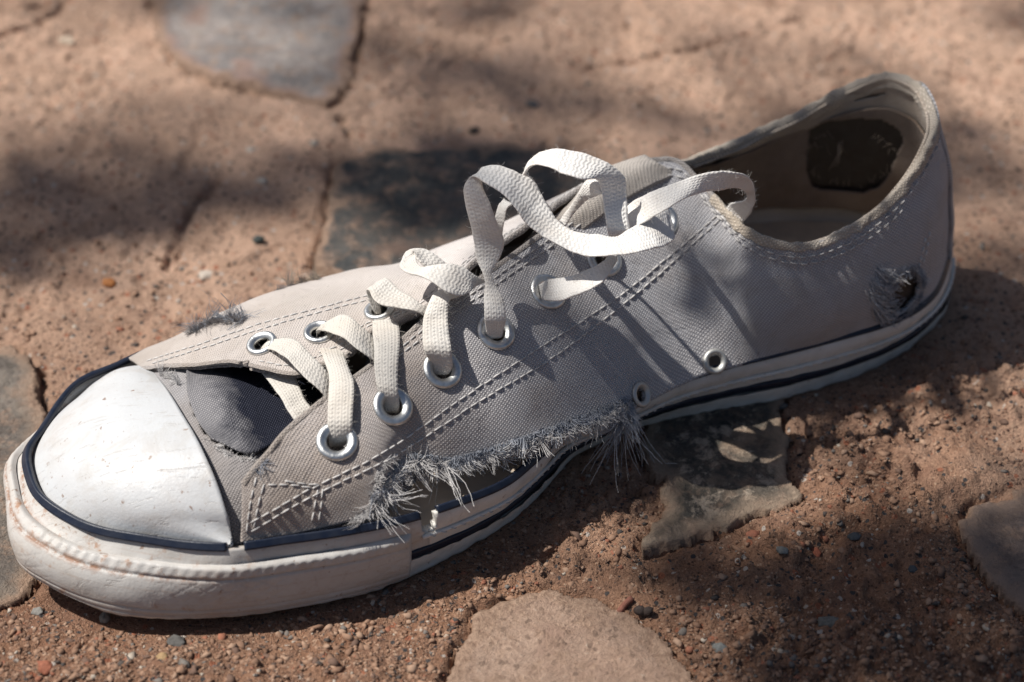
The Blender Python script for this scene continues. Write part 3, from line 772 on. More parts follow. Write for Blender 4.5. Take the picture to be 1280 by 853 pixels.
# ---------------------------------------------------------------- stitching
def dashes(tb, Q, Nn, ln=.0025, gap=.0006, r=.00027, lift=.00016, jit=.15):
    cum = np.concatenate([[0], np.cumsum(np.linalg.norm(np.diff(Q, axis=0), axis=1))])
    s_ = random.random() * gap
    while s_ < cum[-1] - ln * .6:
        l_ = ln * (1 + random.uniform(-jit, jit)); a = np.linspace(s_, min(cum[-1], s_ + l_), 5)
        P_ = np.stack([np.interp(a, cum, Q[:, k]) for k in range(3)], 1); N_ = np.stack([np.interp(a, cum, Nn[:, k]) for k in range(3)], 1)
        h = np.array([-.0001, 1, 1.1, 1, -.0001])[:, None] * lift
        side = unit(np.cross(N_, np.gradient(P_, axis=0))) * random.uniform(-.00012, .00012)
        tb.tube(P_ + N_ * h + side, [r * .7, r, r, r, r * .7], 5)
        s_ += l_ + gap * random.uniform(.7, 1.5)
def seam_px(pa, pts, step=4):
    pts = np.array(pts, float); kn = np.concatenate([[0], np.cumsum(np.linalg.norm(np.diff(pts, axis=0), axis=1))])
    X = hermite(kn, pts, np.arange(0, kn[-1], step))
    A = [pa.at(x, y) for x, y in X]
    P_ = np.array([a[0] for a in A]); N_ = np.array([a[1] for a in A])
    if len(P_) > 4: P_[1:-1] = (P_[:-2] + 2 * P_[1:-1] + P_[2:]) / 4
    return P_, N_
def seam_off(pa, a, b, d):
    """line at distance d below the top edge"""
    Q = []; Nn = []
    for i in range(a, b):
        dd = pa.UV[i, -1, 1] - pa.UV[i, :, 1]
        j = np.interp(-d, -dd, np.arange(len(dd))); k = int(min(j, len(dd) - 2)); w = j - k
        Q.append(pa.P[i, k] * (1 - w) + pa.P[i, k + 1] * w); Nn.append(pa.N[i, k])
    return np.array(Q), np.array(Nn)
def seam(name, pa, lines, mat=m_thread_w, **kw):
    tb = Tris()
    for l in lines:
        Q, Nn = l if isinstance(l, tuple) else seam_px(pa, l)
        dashes(tb, Q, Nn, **kw)
    return tb.build(name, mat, shoe, 'stuff')
seam('quarter_stitching', near, [[(313,654),(395,608),(474,569),(578,498),(667,440),(773,371),(842,316),(899,268)],
                                 [(313,665),(401,615),(477,579),(606,498),(684,452),(781,379),(850,320),(907,268)]])
f1 = edge_idx(near, un(480, 442, .058))
seam('facing_stitching', near, [seam_off(near, f1, j0 + 8, .0034), seam_off(near, f1 + 4, j0 + 4, .0056)], lift=.0003)
seam('facing_stitching', farq, [seam_off(farq, j1, farq.P.shape[0] - 40, .0030), seam_off(farq, j1, farq.P.shape[0] - 60, .0045)], ln=.0022)
seam('side_stitching', farq, [[(182,452),(255,429),(329,404),(385,389),(466,368)], [(190,455),(258,434),(332,410),(388,394),(468,373)]], ln=.002)
seam('collar_stitching', near, [seam_off(near, j0, near.P.shape[0] - 2, .0040), seam_off(near, j0 - 6, near.P.shape[0] - 50, .0062)], ln=.0022, gap=.0009, r=.00024, lift=.0004)
seam('toe_stay_stitching', near, [[(320,596),(313,630),(308,668)], [(330,604),(323,632),(317,664)], [(397,612),(392,640),(388,660)], [(404,611),(400,640),(397,660)],
                                 [(334,606),(365,607),(398,611)], [(356,601),(385,606),(404,606)]], ln=.0026, r=.00026)
seam('heel_stitching', near, [[(1162,290),(1158,312),(1152,335)], [(1157,294),(1153,315),(1147,340)]], ln=.0016, gap=.0011, r=.0004, mat=m_thread_g)

# ---------------------------------------------------------------- frayed threads
def strand(tb, p, d, n, ln, droop, r=.00011, curl=1., segs=8, bend=None):
    P_ = [np.array(p)]; dirv = unit(np.array(d, float)); s_ = ln / segs
    c1 = np.random.randn(3) * .35 * curl if bend is None else bend + np.random.randn(3) * .12 * curl
    for i in range(segs):
        dirv = unit(dirv + c1 * .34 + np.random.randn(3) * .20 * curl + np.array([0, 0, -droop * .18]))
        P_.append(P_[-1] + dirv * s_)
        if P_[-1][2] < .0004: P_[-1][2] = .0004
    tb.tube(P_, np.linspace(r, r * .5, len(P_)), 3, cap=False)
def fray(name, Q, Nn, D, count, ln, droop, mat, r=.00012, curl=1., lift=.0003, spread=.6, clump=6):
    """locks of fine thread: every lock has its own lean and curl, its threads wander a little"""
    tb = Tris(); cum = np.concatenate([[0], np.cumsum(np.linalg.norm(np.diff(Q, axis=0), axis=1))])
    for _ in range(int(count * 1.6 / clump)):
        a = random.random() * cum[-1]; lean = np.random.randn(3) * spread * .75; bend = np.random.randn(3) * .95 * curl; L_ = ln * math.exp(random.gauss(-.28, .48)); out_ = random.uniform(-.25, .3)
        for _k in range(random.randint(1, 2 * clump)):
            a2 = min(max(a + random.gauss(0, .0007), 0), cum[-1])
            p = np.array([np.interp(a2, cum, Q[:, k]) for k in range(3)]); n = unit(np.array([np.interp(a2, cum, Nn[:, k]) for k in range(3)])); d = unit(np.array([np.interp(a2, cum, D[:, k]) for k in range(3)]))
            p = p - d * random.uniform(0, .0016) + n * lift * random.uniform(0, 1.6)
            strand(tb, p, d + lean + np.random.randn(3) * .12 + n * out_, n, min(L_ * random.uniform(.6, 1.15), ln * 2.2), droop, r * .58 * random.uniform(.6, 1.5), curl * .8, 9, bend)
    return tb.build(name, mat, shoe, 'stuff')
# the torn hem over the waist
a0 = int(np.argmin(abs(near.px[:, 0, 0] - 466))); a1 = int(np.argmin(np.linalg.norm(near.px[:, 0] - [789, 514], axis=1)))
Q = near.P[a0:a1, 1]; Nn = near.N[a0:a1, 1]; D = unit(near.P[a0:a1, 0] - near.P[a0:a1, 4])
fray('frayed_hem', Q, Nn, D, 2400, .0034, .5, m_thread_g, .00017, .45, lift=.0002, spread=.22)
fray('frayed_hem', Q, Nn, D, 1000, .0042, 1.1, m_thread_g, .00016, 1.3, spread=.45)
fray('frayed_hem', near.P[a0:a1, 3], Nn, D, 1300, .0028, .3, m_thread_b, .00019, .45, lift=.0005, spread=.35)
k1 = int((a1 - a0) * .32)
fray('frayed_hem', Q[:k1], Nn[:k1], D[:k1], 420, .0085, 1.5, m_thread_g, .00018, 1.5)
# long tuft at the corner by the vent
Q2 = near.P[a1 - 12:a1 + 1, 1]; N2 = near.N[a1 - 12:a1 + 1, 1]; D2 = np.tile(unit(np.array([.1, -.25, -1.])), (13, 1))
fray('hanging_tuft', Q2, N2, D2, 230, .010, 1.7, m_thread_b, .00021, .8, spread=.28)
fray('hanging_tuft', Q2, N2, D2, 60, .017, 1.6, m_thread_g, .00017, .8, spread=.25)
# stitched corner left side of the tear
Q, Nn = seam_px(near, [(489,572),(476,592),(470,615),(462,640),(440,652)], 3)
D = np.tile(unit(pt((500,610,.026)) - pt((465,598,.030))), (len(Q), 1))
fray('frayed_hem', Q, Nn, D, 260, .0042, .6, m_thread_g, .00013, 1.)
# heel hole
ang = np.linspace(0, 2 * math.pi, 60); a_ = unit(np.cross(hn, [0, 0, 1.])); b_ = np.cross(hn, a_)
Q = hp + .0092 * (a_ * np.cos(ang)[:, None] + b_ * np.sin(ang)[:, None]); Dh = unit(hp - Q) + b_ * 0
Q = np.array([near.at(*q)[0] for q in pj(Q)])
fray('heel_hole_fray', Q, np.tile(hn, (60, 1)), Dh, 500, .0026, .5, m_thread_g, .00016, 1.0, spread=.7)
fray('heel_hole_fray', Q, np.tile(hn, (60, 1)), Dh, 300, .0030, .5, m_thread_b, .00018, 1.0, spread=.7)
# slack warp threads looping over the left half of the hole
tbA = Tris(); tbB = Tris()
for i_ in range(330):
    f_ = random.random(); x0 = 1096 + 14 * math.sin(f_ * 3.0) * -1 + random.gauss(0, 2.5) + 6; y0 = 330 + 66 * f_
    dx_ = abs(random.gauss(24, 9)); dy_ = random.gauss(12, 7)
    a_p, a_n, _ = near.at(x0, y0); b_p, b_n, _ = near.at(min(x0 + dx_, 1158), min(y0 + dy_, 398))
    sg = np.linspace(0, 1, 8)[:, None]; h_ = random.uniform(.0003, .0022); sag = np.random.randn(3) * .0012
    P_ = a_p * (1 - sg) + b_p * sg + a_n * (np.sin(sg * math.pi) * h_ - sg * .0012) + sag * np.sin(sg * math.pi) + np.array([0, 0, -.0014]) * np.sin(sg * math.pi)
    (tbA if random.random() < .62 else tbB).tube(P_, random.uniform(.00007, .00013), 3, cap=False)
tbA.build('heel_hole_fray', m_thread_g, shoe, 'stuff'); tbB.build('heel_hole_fray', m_thread_b, shoe, 'stuff')
# worn spots where the facing meets the vamp
Qw, Nw = seam_px(near, [(318,590),(326,582),(338,574)], 2)
fray('worn_spot_fray', Qw, Nw, np.tile(unit(np.array([.3, .2, .6])), (len(Qw), 1)), 120, .0020, .2, m_thread_b, .00016, 1.3, lift=.0001, spread=1.0)
Qw, Nw = seam_px(vamp, [(205,468),(215,474),(226,482)], 2)
fray('worn_spot_fray', Qw, Nw, np.tile(unit(np.array([.5, -.2, .5])), (len(Qw), 1)), 110, .0026, .2, m_thread_g, .00016, 1.2, spread=1.2)
m_thread_d = plain('fray_thread_dark', (.22, .20, .20), .9, .1, noise_=.5, nscale=500)
Qw, Nw = seam_px(vamp, [(250,542),(266,556),(288,568),(310,574),(332,568),(350,557)], 2)
fray('torn_lip_fray', Qw, Nw, np.tile(unit(np.array([.1, .8, .3])), (len(Qw), 1)), 200, .0018, .2, m_thread_g, .00013, 1.1, lift=.0001, spread=.8)
# far side tufts
for (pts, cnt, ln_, mt) in (([(238,415),(262,404),(285,398),(308,400)], 420, .0062, m_thread_b), ([(236,418),(268,404),(308,402)], 300, .0055, m_thread_d), ([(362,356),(378,352),(398,350)], 260, .0042, m_thread_t), ([(345,362),(375,353),(404,348)], 160, .0045, m_thread_d)):
    Q, Nn = seam_px(farq, pts, 3)
    if len(Q) > 1: fray('side_fray', Q, Nn, np.tile(unit(np.array([-.5, .3, .9])), (len(Q), 1)), cnt, ln_, .5, mt, .00013, 1.1, spread=1.)
# lining shreds hanging inside the heel
tb = Tris()
for _ in range(40):
    i = random.randint(0, 59); x = 1022 + random.gauss(0, 13); y = 172 + random.gauss(0, 5)
    strand(tb, un(x, y, .048), (random.uniform(-.4, .4), -.3, -1), None, random.uniform(.002, .006), .3, .00009, 1.3)
for _ in range(9):
    strand(tb, un(1050 + random.gauss(0, 2.5), 180 + random.gauss(0, 3), .05), (-.05, -.2, -1), None, random.uniform(.004, .010), .6, .00012, .5)
for _ in range(34):
    a = random.uniform(0, 2 * math.pi); x = 1062 + 60 * math.cos(a); y = 196 + 36 * math.sin(a)
    dd = np.linalg.norm(pj(lin) - [x, y], axis=-1) + np.where(((INn * (lin - CAM)).sum(-1) > 0), 0, 1e3); k = np.unravel_index(np.argmin(dd), dd.shape)
    strand(tb, lin[k] - INn[k] * .0004, -np.array([math.cos(a), -.3, -math.sin(a)]) , None, random.uniform(.0015, .004), .3, .00009, 1.4)
tb.build('lining_shreds', m_thread_t, shoe, 'stuff')

# ---------------------------------------------------------------- the lace
def ribbon(tb, sts, th=.00095, step=.0007):
    A = np.array([un(a[0], a[1], zm(min(a[0], 879), a[4], True)) for a in sts]); B = np.array([un(a[2], a[3], zm(min(a[0], 879), a[5] if len(a) > 5 else a[4], True)) for a in sts])
    C0 = (A + B) / 2
    kn = np.concatenate([[0], np.cumsum(np.maximum(5e-4, np.linalg.norm(np.diff(C0, axis=0), axis=1)))])
    x = np.linspace(0, kn[-1], int(kn[-1] / step) + 2)
    A = hermite(kn, A, x); B = hermite(kn, B, x); C0 = (A + B) / 2; Wd = (B - A) / 2
    j3 = np.stack([noise3(C0 * 70, 11), noise3(C0 * 70, 12), noise3(C0 * 70, 13)], 1) - .5
    C0 = C0 + j3 * .0016; Wd = Wd * (1 + .22 * (noise3(C0 * 110, 15) - .55))[:, None] + j3[:, ::-1] * .0012
    T = unit(np.gradient(C0, axis=0)); Nn = unit(np.cross(T, Wd))
    k = 18; V = []; U = []
    for j in range(k):
        q = 2 * math.pi * j / k; c = math.cos(q); s_ = math.sin(q)
        c2 = math.copysign(abs(c) ** .8, c); s2 = math.copysign(abs(s_) ** .6, s_)
        wv = (1 - .0 * c2)
        cup = -.00025 * (1 - c2 * c2)
        V.append(C0 + Wd * c2 + Nn * (s2 * th * .5 + cup)); U.append(np.stack([x + len(tb.V) * .013, np.full(len(x), c2)], -1))
    V = np.stack(V, 1); U = np.stack(U, 1)
    V = V + Nn[:, None] * ((noise3(V * 260, 2) - .5) * .0008 + (noise3(V * 800, 4) - .5) * .0003)[..., None]
    n = len(x)
    F = []
    for i in range(n - 1):
        for j in range(k): F.append((i * k + j, i * k + (j + 1) % k, (i + 1) * k + (j + 1) % k, (i + 1) * k + j))
    F.append(tuple(range(k))[::-1]); F.append(tuple((n - 1) * k + j for j in range(k)))
    tb.add(V.reshape(-1, 3), F); tb.U[-1] = U.reshape(-1, 2)
    # fuzz
    fz = []
    for _ in range(int(kn[-1] * 5200)):
        i = random.randrange(n); j = random.randrange(k)
        p = V[i, j]; o_ = unit(p - C0[i]); fz.append((p, o_))
    fuzz.extend(fz)
fuzz = []
LACES = {
 'A2': [(322,455,358,458,.043),(330,468,364,466,.0445),(347,492,378,486,.0445),(364,519,392,506,.0435),(378,542,406,526,.041)],
 'A': [(324,438,331,427,.047,.047),(336,437,342,421,.052,.052),(356,446,370,422,.0565),(374,464,387,437,.058),(390,481,402,454,.057),(408,497,412,470,.053),(420,514,424,490,.047)],
 'B': [(409,556,436,554,.040),(409,545,438,545,.045),(409,530,440,530,.050),(409,505,441,505,.0545),(408,475,441,475,.057),(406,455,437,452,.056),(402,440,433,436,.052),(398,425,430,422,.048)],
 'C': [(396,418,396,409,.050,.050),(404,414,408,401,.057),(427,421,431,391,.0625),(452,441,455,409,.0625),(470,452,470,424,.059),(486,466,483,444,.053)],
 'D': [(479,514,502,510,.045),(478,500,503,500,.050),(474,485,502,484,.056),(470,458,501,455,.0605),(469,435,501,432,.062),(468,415,500,410,.060),(466,398,497,395,.054)],
 'E': [(468,392,478,390,.055),(463,380,476,376,.060),(459,364,478,352,.066),(462,364,484,346,.070),(476,381,500,360,.070),(500,387,514,368,.0695),(522,391,528,379,.068),(540,396,543,386,.064)],
 'F': [(541,468,563,465,.050),(540,456,567,456,.055),(533,440,565,438,.062),(530,412,563,412,.0665),(531,388,561,385,.070),(538,368,561,374,.0725),(552,357,572,370,.0705),(568,352,584,366,.066)],
 'G': [(578,345,562,356,.064),(560,331,545,346,.071),(540,316,528,334,.0755),(521,309,517,324,.078),(505,314,515,318,.0785),(498,327,518,318,.078),(503,337,522,327,.0785),(515,342,530,333,.0795),(533,348,547,331,.081),(553,361,567,332,.080),(576,368,590,342,.077),(598,358,605,348,.072),(615,352,618,343,.066)],
 'H': [(609,422,630,418,.056),(607,410,634,408,.062),(605,395,636,394,.0685),(605,374,633,374,.073),(608,356,622,356,.0765),(605,343,616,341,.079),(598,328,624,326,.081),(595,306,630,304,.0845),
       (590,280,623,282,.090),(583,250,613,256,.096),(583,231,604,230,.100),(592,221,604,207,.1025),(608,230,624,203,.1025),(630,246,650,216,.100),(646,264,670,229,.097),(656,278,682,250,.0945),(674,293,700,272,.092),(702,308,721,286,.0905),(735,318,744,292,.0895),(778,319,768,294,.089),(820,312,806,277,.087),(840,300,833,265,.084)],
 'H2': [(840,300,833,265,.0838),(843,290,836,262,.083),(838,282,834,264,.078),(832,278,828,266,.073)],
 'J': [(668,262,690,262,.082),(656,240,664,226,.091),(656,222,656,212,.098),(666,209,671,195,.1025),(679,208,690,187,.105),(702,217,713,188,.105),(727,223,741,196,.1035),(745,222,765,206,.1015),(750,232,780,219,.0985),(754,255,784,245,.094),(759,280,785,275,.090),(764,305,787,302,.085)],
 'K': [(690,285,700,292,.077),(702,268,713,273,.081),(714,252,728,256,.0855),(727,233,744,245,.092),(738,222,754,238,.0965),(752,222,764,236,.094)],
 'I': [(768,306,766,284,.084),(784,290,779,262,.0865),(808,274,802,246,.090,.092),(836,260,838,230,.0935,.0965),(862,248,870,217,.095,.100),(892,239,906,211,.095,.101),(917,237,930,216,.094,.099),(931,240,942,229,.091,.0945),(934,246,947,244,.087,.089),(925,251,945,260,.081),(914,257,938,270,.074),(903,265,928,280,.066),(893,272,912,292,.058),(880,282,900,304,.045),(872,290,892,314,.030)],
 'L': [(680,377,674,360,.060),(688,378,680,355,.067),(702,376,692,349,.0745),(721,368,712,344,.079),(740,358,732,337,.0815),(758,345,753,326,.083),(773,326,767,311,.083)],
 'N': [(628,300,612,300,.078),(631,280,617,278,.083),(634,262,622,256,.086),(640,255,630,246,.086)],
}
lb = Tris()
for kx in LACES: ribbon(lb, LACES[kx])
lace = lb.build('lace', m_lace, shoe)
tb = Tris()
for p, o_ in fuzz:
    strand(tb, p, o_ + np.random.randn(3) * .7, None, random.uniform(.0006, .0022), 0., .00003, 1.2, 4)
fz = tb.build('lace_fuzz', m_lace, shoe, 'stuff'); fz.parent = lace

# ================================================================== GROUND
mesh = _mesh
def fast_grid(name, P, mat, keep=None, flip=False):
    a, b = P.shape[:2]; I = np.arange(a * b).reshape(a, b)
    q = np.stack([I[:-1, :-1], I[1:, :-1], I[1:, 1:], I[:-1, 1:]], -1)
    if flip: q = q[..., ::-1]
    q = q[keep] if keep is not None else q.reshape(-1, 4)
    used = np.unique(q); mp = -np.ones(a * b, int); mp[used] = np.arange(len(used)); q = mp[q]
    V = P.reshape(-1, 3)[used]; me = bpy.data.meshes.new(name)
    me.vertices.add(len(V)); me.vertices.foreach_set('co', V.astype(np.float32).ravel())
    me.loops.add(q.size); me.loops.foreach_set('vertex_index', q.ravel().astype(np.int32))
    me.polygons.add(len(q)); me.polygons.foreach_set('loop_start', (np.arange(len(q)) * 4).astype(np.int32))
    me.polygons.foreach_set('use_smooth', np.ones(len(q), bool)); me.update(calc_edges=True)
    return link(name, me, mat)
def seg_dist(X, Y, poly, closed=False):
    pts = np.array(poly); n = len(pts); D = np.full(X.shape, 9.)
    for i in range(n if closed else n - 1):
        a = pts[i]; b = pts[(i + 1) % n]; ab = b - a
        t = np.clip(((X - a[0]) * ab[0] + (Y - a[1]) * ab[1]) / (ab @ ab), 0, 1)
        D = np.minimum(D, np.hypot(X - a[0] - t * ab[0], Y - a[1] - t * ab[1]))
    return D
def inside(X, Y, poly):
    pts = np.array(poly); n = len(pts); c = np.zeros(X.shape, bool)
    for i in range(n):
        a = pts[i]; b = pts[(i + 1) % n]
        if a[1] == b[1]: continue
        k = ((a[1] > Y) != (b[1] > Y)) & (X < (b[0] - a[0]) * (Y - a[1]) / (b[1] - a[1]) + a[0])
        c ^= k
    return c
def gp(l): return [tuple(un(x, y, 0)[:2]) for x, y in l]
STONES = {
 's1': (gp([(180,15),(196,-30),(300,-60),(475,-40),(458,10),(447,60),(441,100),(410,134),(370,128),(330,117),(280,107),(240,92),(212,74),(190,45)]), .0012),
 's2': (gp([(418,200),(460,187),(560,184),(640,178),(740,186),(760,240),(700,330),(560,350),(430,350),(398,330),(404,270),(415,240)]), .0008),
 's3': (gp([(810,500),(900,490),(985,486),(990,570),(1000,628),(955,637),(910,655),(870,668),(830,680),(797,694),(800,672),(820,642),(826,600),(800,560)]), .0012),
 's4': (gp([(1190,650),(1215,627),(1300,597),(1360,700),(1340,800),(1290,795),(1255,752),(1225,716),(1210,690)]), .0010),
 's5': (gp([(-70,430),(15,436),(45,448),(53,470),(50,520),(57,560),(75,640),(60,705),(35,745),(0,772),(-70,790)]), .0013),
 's6': (gp([(555,880),(560,810),(580,768),(620,745),(680,737),(745,746),(800,764),(845,805),(872,850),(880,900),(700,930)]), .0002)}
CRACKS = [(gp([(-20,60),(30,40),(60,18),(95,-6)]), .0022, .005), (gp([(470,-30),(458,20),(448,60),(442,98),(412,132)]), .0018, .006), (gp([(735,84),(800,80),(860,68),(930,52),(1000,30)]), .0022, .004),
          (gp([(285,215),(262,232),(235,262),(222,300),(205,330)]), .0035, .004), (gp([(55,455),(52,500),(49,545)]), .0016, .006), (gp([(426,150),(436,170)]), .002, .004), (gp([(845,790),(860,812),(900,840)]), .0025, .003),
          (gp([(795,693),(770,700),(740,706)]), .002, .003)]
foot = [tuple(p[:2]) for p in fox.P[::10, 0]]
def stone_sd(X, Y, poly, seed):
    d = seg_dist(X, Y, poly, True); s_ = np.where(inside(X, Y, poly), -d, d)
    return s_ + (fbm(X * 130, Y * 130, 4, seed) - .5) * .007 + (fbm(X * 35, Y * 35, 2, seed + 5) - .5) * .006 + np.abs(fbm(X * 60, Y * 60, 3, seed + 9) - .5) * .008
def height(X, Y):
    H_ = (fbm(X * 9, Y * 9, 3, 1) - .5) * .012 + (fbm(X * 34, Y * 34, 4, 2) - .5) * .0050
    rough = (.35 + .9 * np.clip((fbm(X * 14, Y * 14, 3, 6) - .38) * 4, 0, 1)) * np.clip(1.0 - (Y + .01) * 6.0, .42, 1)
    H_ += (fbm(X * 160, Y * 160, 4, 3) - .5) * .0044 * rough + (fbm(X * 480, Y * 480, 3, 5) - .5) * .0026 * rough
    pits = fbm(X * 75, Y * 75, 3, 11); H_ -= np.clip(pits - .66, 0, 1) * .016 * np.clip(rough * 1.3, 0, 1)
    # broken fragments: a rough cellular relief, strongest in the loose front
    cx_, cy_ = X * 250 + 1.2 * vnoise(X * 120, Y * 120, 4), Y * 250 + 1.2 * vnoise(X * 120, Y * 120, 9)
    ix, iy = np.floor(cx_).astype(int), np.floor(cy_).astype(int); f1_ = np.full(X.shape, 9.); id_ = np.zeros(X.shape)
    for ax_ in (-1, 0, 1):
        for ay_ in (-1, 0, 1):
            a_, b_ = ix + ax_, iy + ay_; jx = _tab[a_ % 256, b_ % 256]; jy = _tab[(a_ + 91) % 256, (b_ + 37) % 256]
            d_ = (cx_ - a_ - jx) ** 2 + (cy_ - b_ - jy) ** 2; m_ = d_ < f1_; f1_ = np.where(m_, d_, f1_); id_ = np.where(m_, _tab[(a_ + 13) % 256, (b_ + 71) % 256], id_)
    H_ += (np.clip(.75 - np.sqrt(f1_), 0, .5) * id_ ** 2) * .0050 * rough
    # raised lumps of set mortar with broken edges
    l = fbm(X * 24 + .3 * vnoise(X * 90, Y * 90), Y * 24, 3, 20); H_ += np.clip((l - .52) * 30, 0, 1) * .0014
    pl = fbm(X * 11 + .5 * vnoise(X * 50, Y * 50, 3), Y * 15 + .5 * vnoise(X * 50, Y * 50, 6), 3, 44); st__ = pl * 7; fr_ = st__ - np.floor(st__)
    H_ += (np.floor(st__) + np.clip(fr_ * 9, 0, 1)) * .0011 - .0044
    # the shoe presses on settled ground
    m = (X > -.2) & (X < .25) & (Y > -.2) & (Y < .2)
    F_ = np.full(X.shape, .2); d = seg_dist(X[m], Y[m], foot, True); F_[m] = np.where(inside(X[m], Y[m], foot), 0, d)
    w = np.clip(1 - F_ / .022, 0, 1); w = w * w * (3 - 2 * w)
    H_ = H_ * (1 - w) + (np.minimum(H_, 0) * .35 - .0006) * w
    for k, (poly, h) in enumerate(STONES.values()):
        pa = np.array(poly); m = (X > pa[:, 0].min() - .02) & (X < pa[:, 0].max() + .02) & (Y > pa[:, 1].min() - .02) & (Y < pa[:, 1].max() + .02)
        s_ = stone_sd(X[m], Y[m], poly, 30 + k)
        Hm = H_[m]
        w2 = np.clip(1 - s_ / .010, 0, 1); Hm = Hm * (1 - w2) + np.minimum(Hm, .0004 - h * .25) * w2
        g = .0032 * np.exp(-((s_ - .0006) / .0011) ** 2) * np.clip((fbm(X[m] * 60, Y[m] * 60, 2, 50 + k) - .3) * 4, 0, 1)
        Hm = np.where(s_ < -.0012, Hm - .006, Hm - g)
        H_[m] = Hm
    for poly, wd, dp in CRACKS:
        pa = np.array(poly); m = (X > pa[:, 0].min() - .02) & (X < pa[:, 0].max() + .02) & (Y > pa[:, 1].min() - .02) & (Y < pa[:, 1].max() + .02)
        d = seg_dist(X[m], Y[m], poly) + (fbm(X[m] * 160, Y[m] * 160, 3, 70) - .5) * .006
        H_[m] -= dp * np.exp(-(np.abs(d) / (wd * .55)) ** 1.6)
    return H_
def axis(lo, hi, st, far_, g=1.12):
    c = list(np.arange(lo, hi, st)); a = [lo]; s_ = st
    while a[-1] > -far_: s_ *= g; a.append(a[-1] - s_)
    b = [c[-1]]; s_ = st
    while b[-1] < far_: s_ *= g; b.append(b[-1] + s_)
    return np.array(a[:0:-1] + c + b[1:])
gx = axis(-.33, .33, .00095, 4., 1.06); gy = axis(-.19, .34, .00095, 4., 1.06)
X, Y = np.meshgrid(gx, gy, indexing='ij'); Z = height(X, Y)
def gz(x, y): return float(height(np.array([[x]]), np.array([[y]]))[0, 0])

def ground_mat():
    m = M('dry_earth'); oc = m.coord()
    a = m.noise(oc, 9, 6, .62, .4); b = m.noise(oc, 34, 6, .65, .5); c_ = m.noise(oc, 170, 5, .7); d = m.noise(oc, 900, 3, .7); e_ = m.noise(oc, 2600, 2, .7)
    col = m.mix(m.ramp(a, [(.36, 0.), (.62, 1.)]), (.31, .185, .125), (.46, .30, .21))
    col = m.mix(m.ramp(b, [(.42, 0.), (.68, .85)]), col, (.215, .150, .118))
    col = m.mix(m.ramp(c_, [(.40, 0.), (.72, .75)]), col, (.50, .345, .25))
    col = m.mix(m.ramp(m.noise(oc, 62, 5, .7), [(.58, 0.), (.72, .55)]), col, (.20, .175, .165))
    col = m.mix(m.ramp(d, [(.30, .6), (.50, 0.)]), col, (.13, .075, .05))
    col = m.mix(m.ramp(d, [(.58, 0.), (.78, .6)]), col, (.58, .44, .34))
    # the trodden dust further back is paler and pinker than the loose brown gravel in front
    yy = m.n('SeparateXYZ', {0: oc}).outputs[1]
    far_ = m.math('MULTIPLY_ADD', m.math('ADD', yy, m.math('MULTIPLY', m.math('SUBTRACT', a, .5), .25)), 5., .25, True)
    col = m.mix(m.math('SUBTRACT', 1., far_), col, (.84, .72, .65), 'MULTIPLY')
    col = m.mix(m.math('MULTIPLY', far_, m.ramp(m.noise(oc, 20, 6, .7, .8), [(.36, .35), (.62, .88)])), col, (.77, .515, .38))
    col = m.mix(m.ramp(m.noise(oc, 27, 6, .72, 1.0), [(.54, 0.), (.66, .42)]), col, (.25, .135, .095))
    # grains: red, dark and pale specks
    for sc, th, cc, am in ((420, .03, (.38, .14, .08), .8), (560, .06, (.06, .065, .07), .9), (500, .022, (.62, .56, .50), .8), (900, .10, (.10, .06, .045), .8), (1100, .06, (.6, .42, .3), .6)):
        v = m.n('TexVoronoi', {'Vector': oc, 'Scale': float(sc), 'Randomness': 1.}); sp = m.n('SeparateColor', {0: v.outputs['Color']}).outputs[sc % 3]
        k = m.math('LESS_THAN', sp, th * 1.6)
        k2 = m.math('LESS_THAN', v.outputs['Distance'], .42)
        col = m.mix(m.math('MULTIPLY', m.math('MULTIPLY', k, k2), am), col, cc)
    m.color(col); m.rough(.95); m.b.inputs['Specular IOR Level'].default_value = .15
    h = m.math('ADD', m.math('MULTIPLY', d, 1.), m.math('MULTIPLY', e_, .45))
    m.bump(m.math('ADD', h, m.math('MULTIPLY', c_, 1.4)), .0019, 1.)
    return m.m
m_ground = ground_mat()
g = fast_grid('ground', np.stack([X, Y, Z], -1), m_ground); g['kind'] = 'structure'

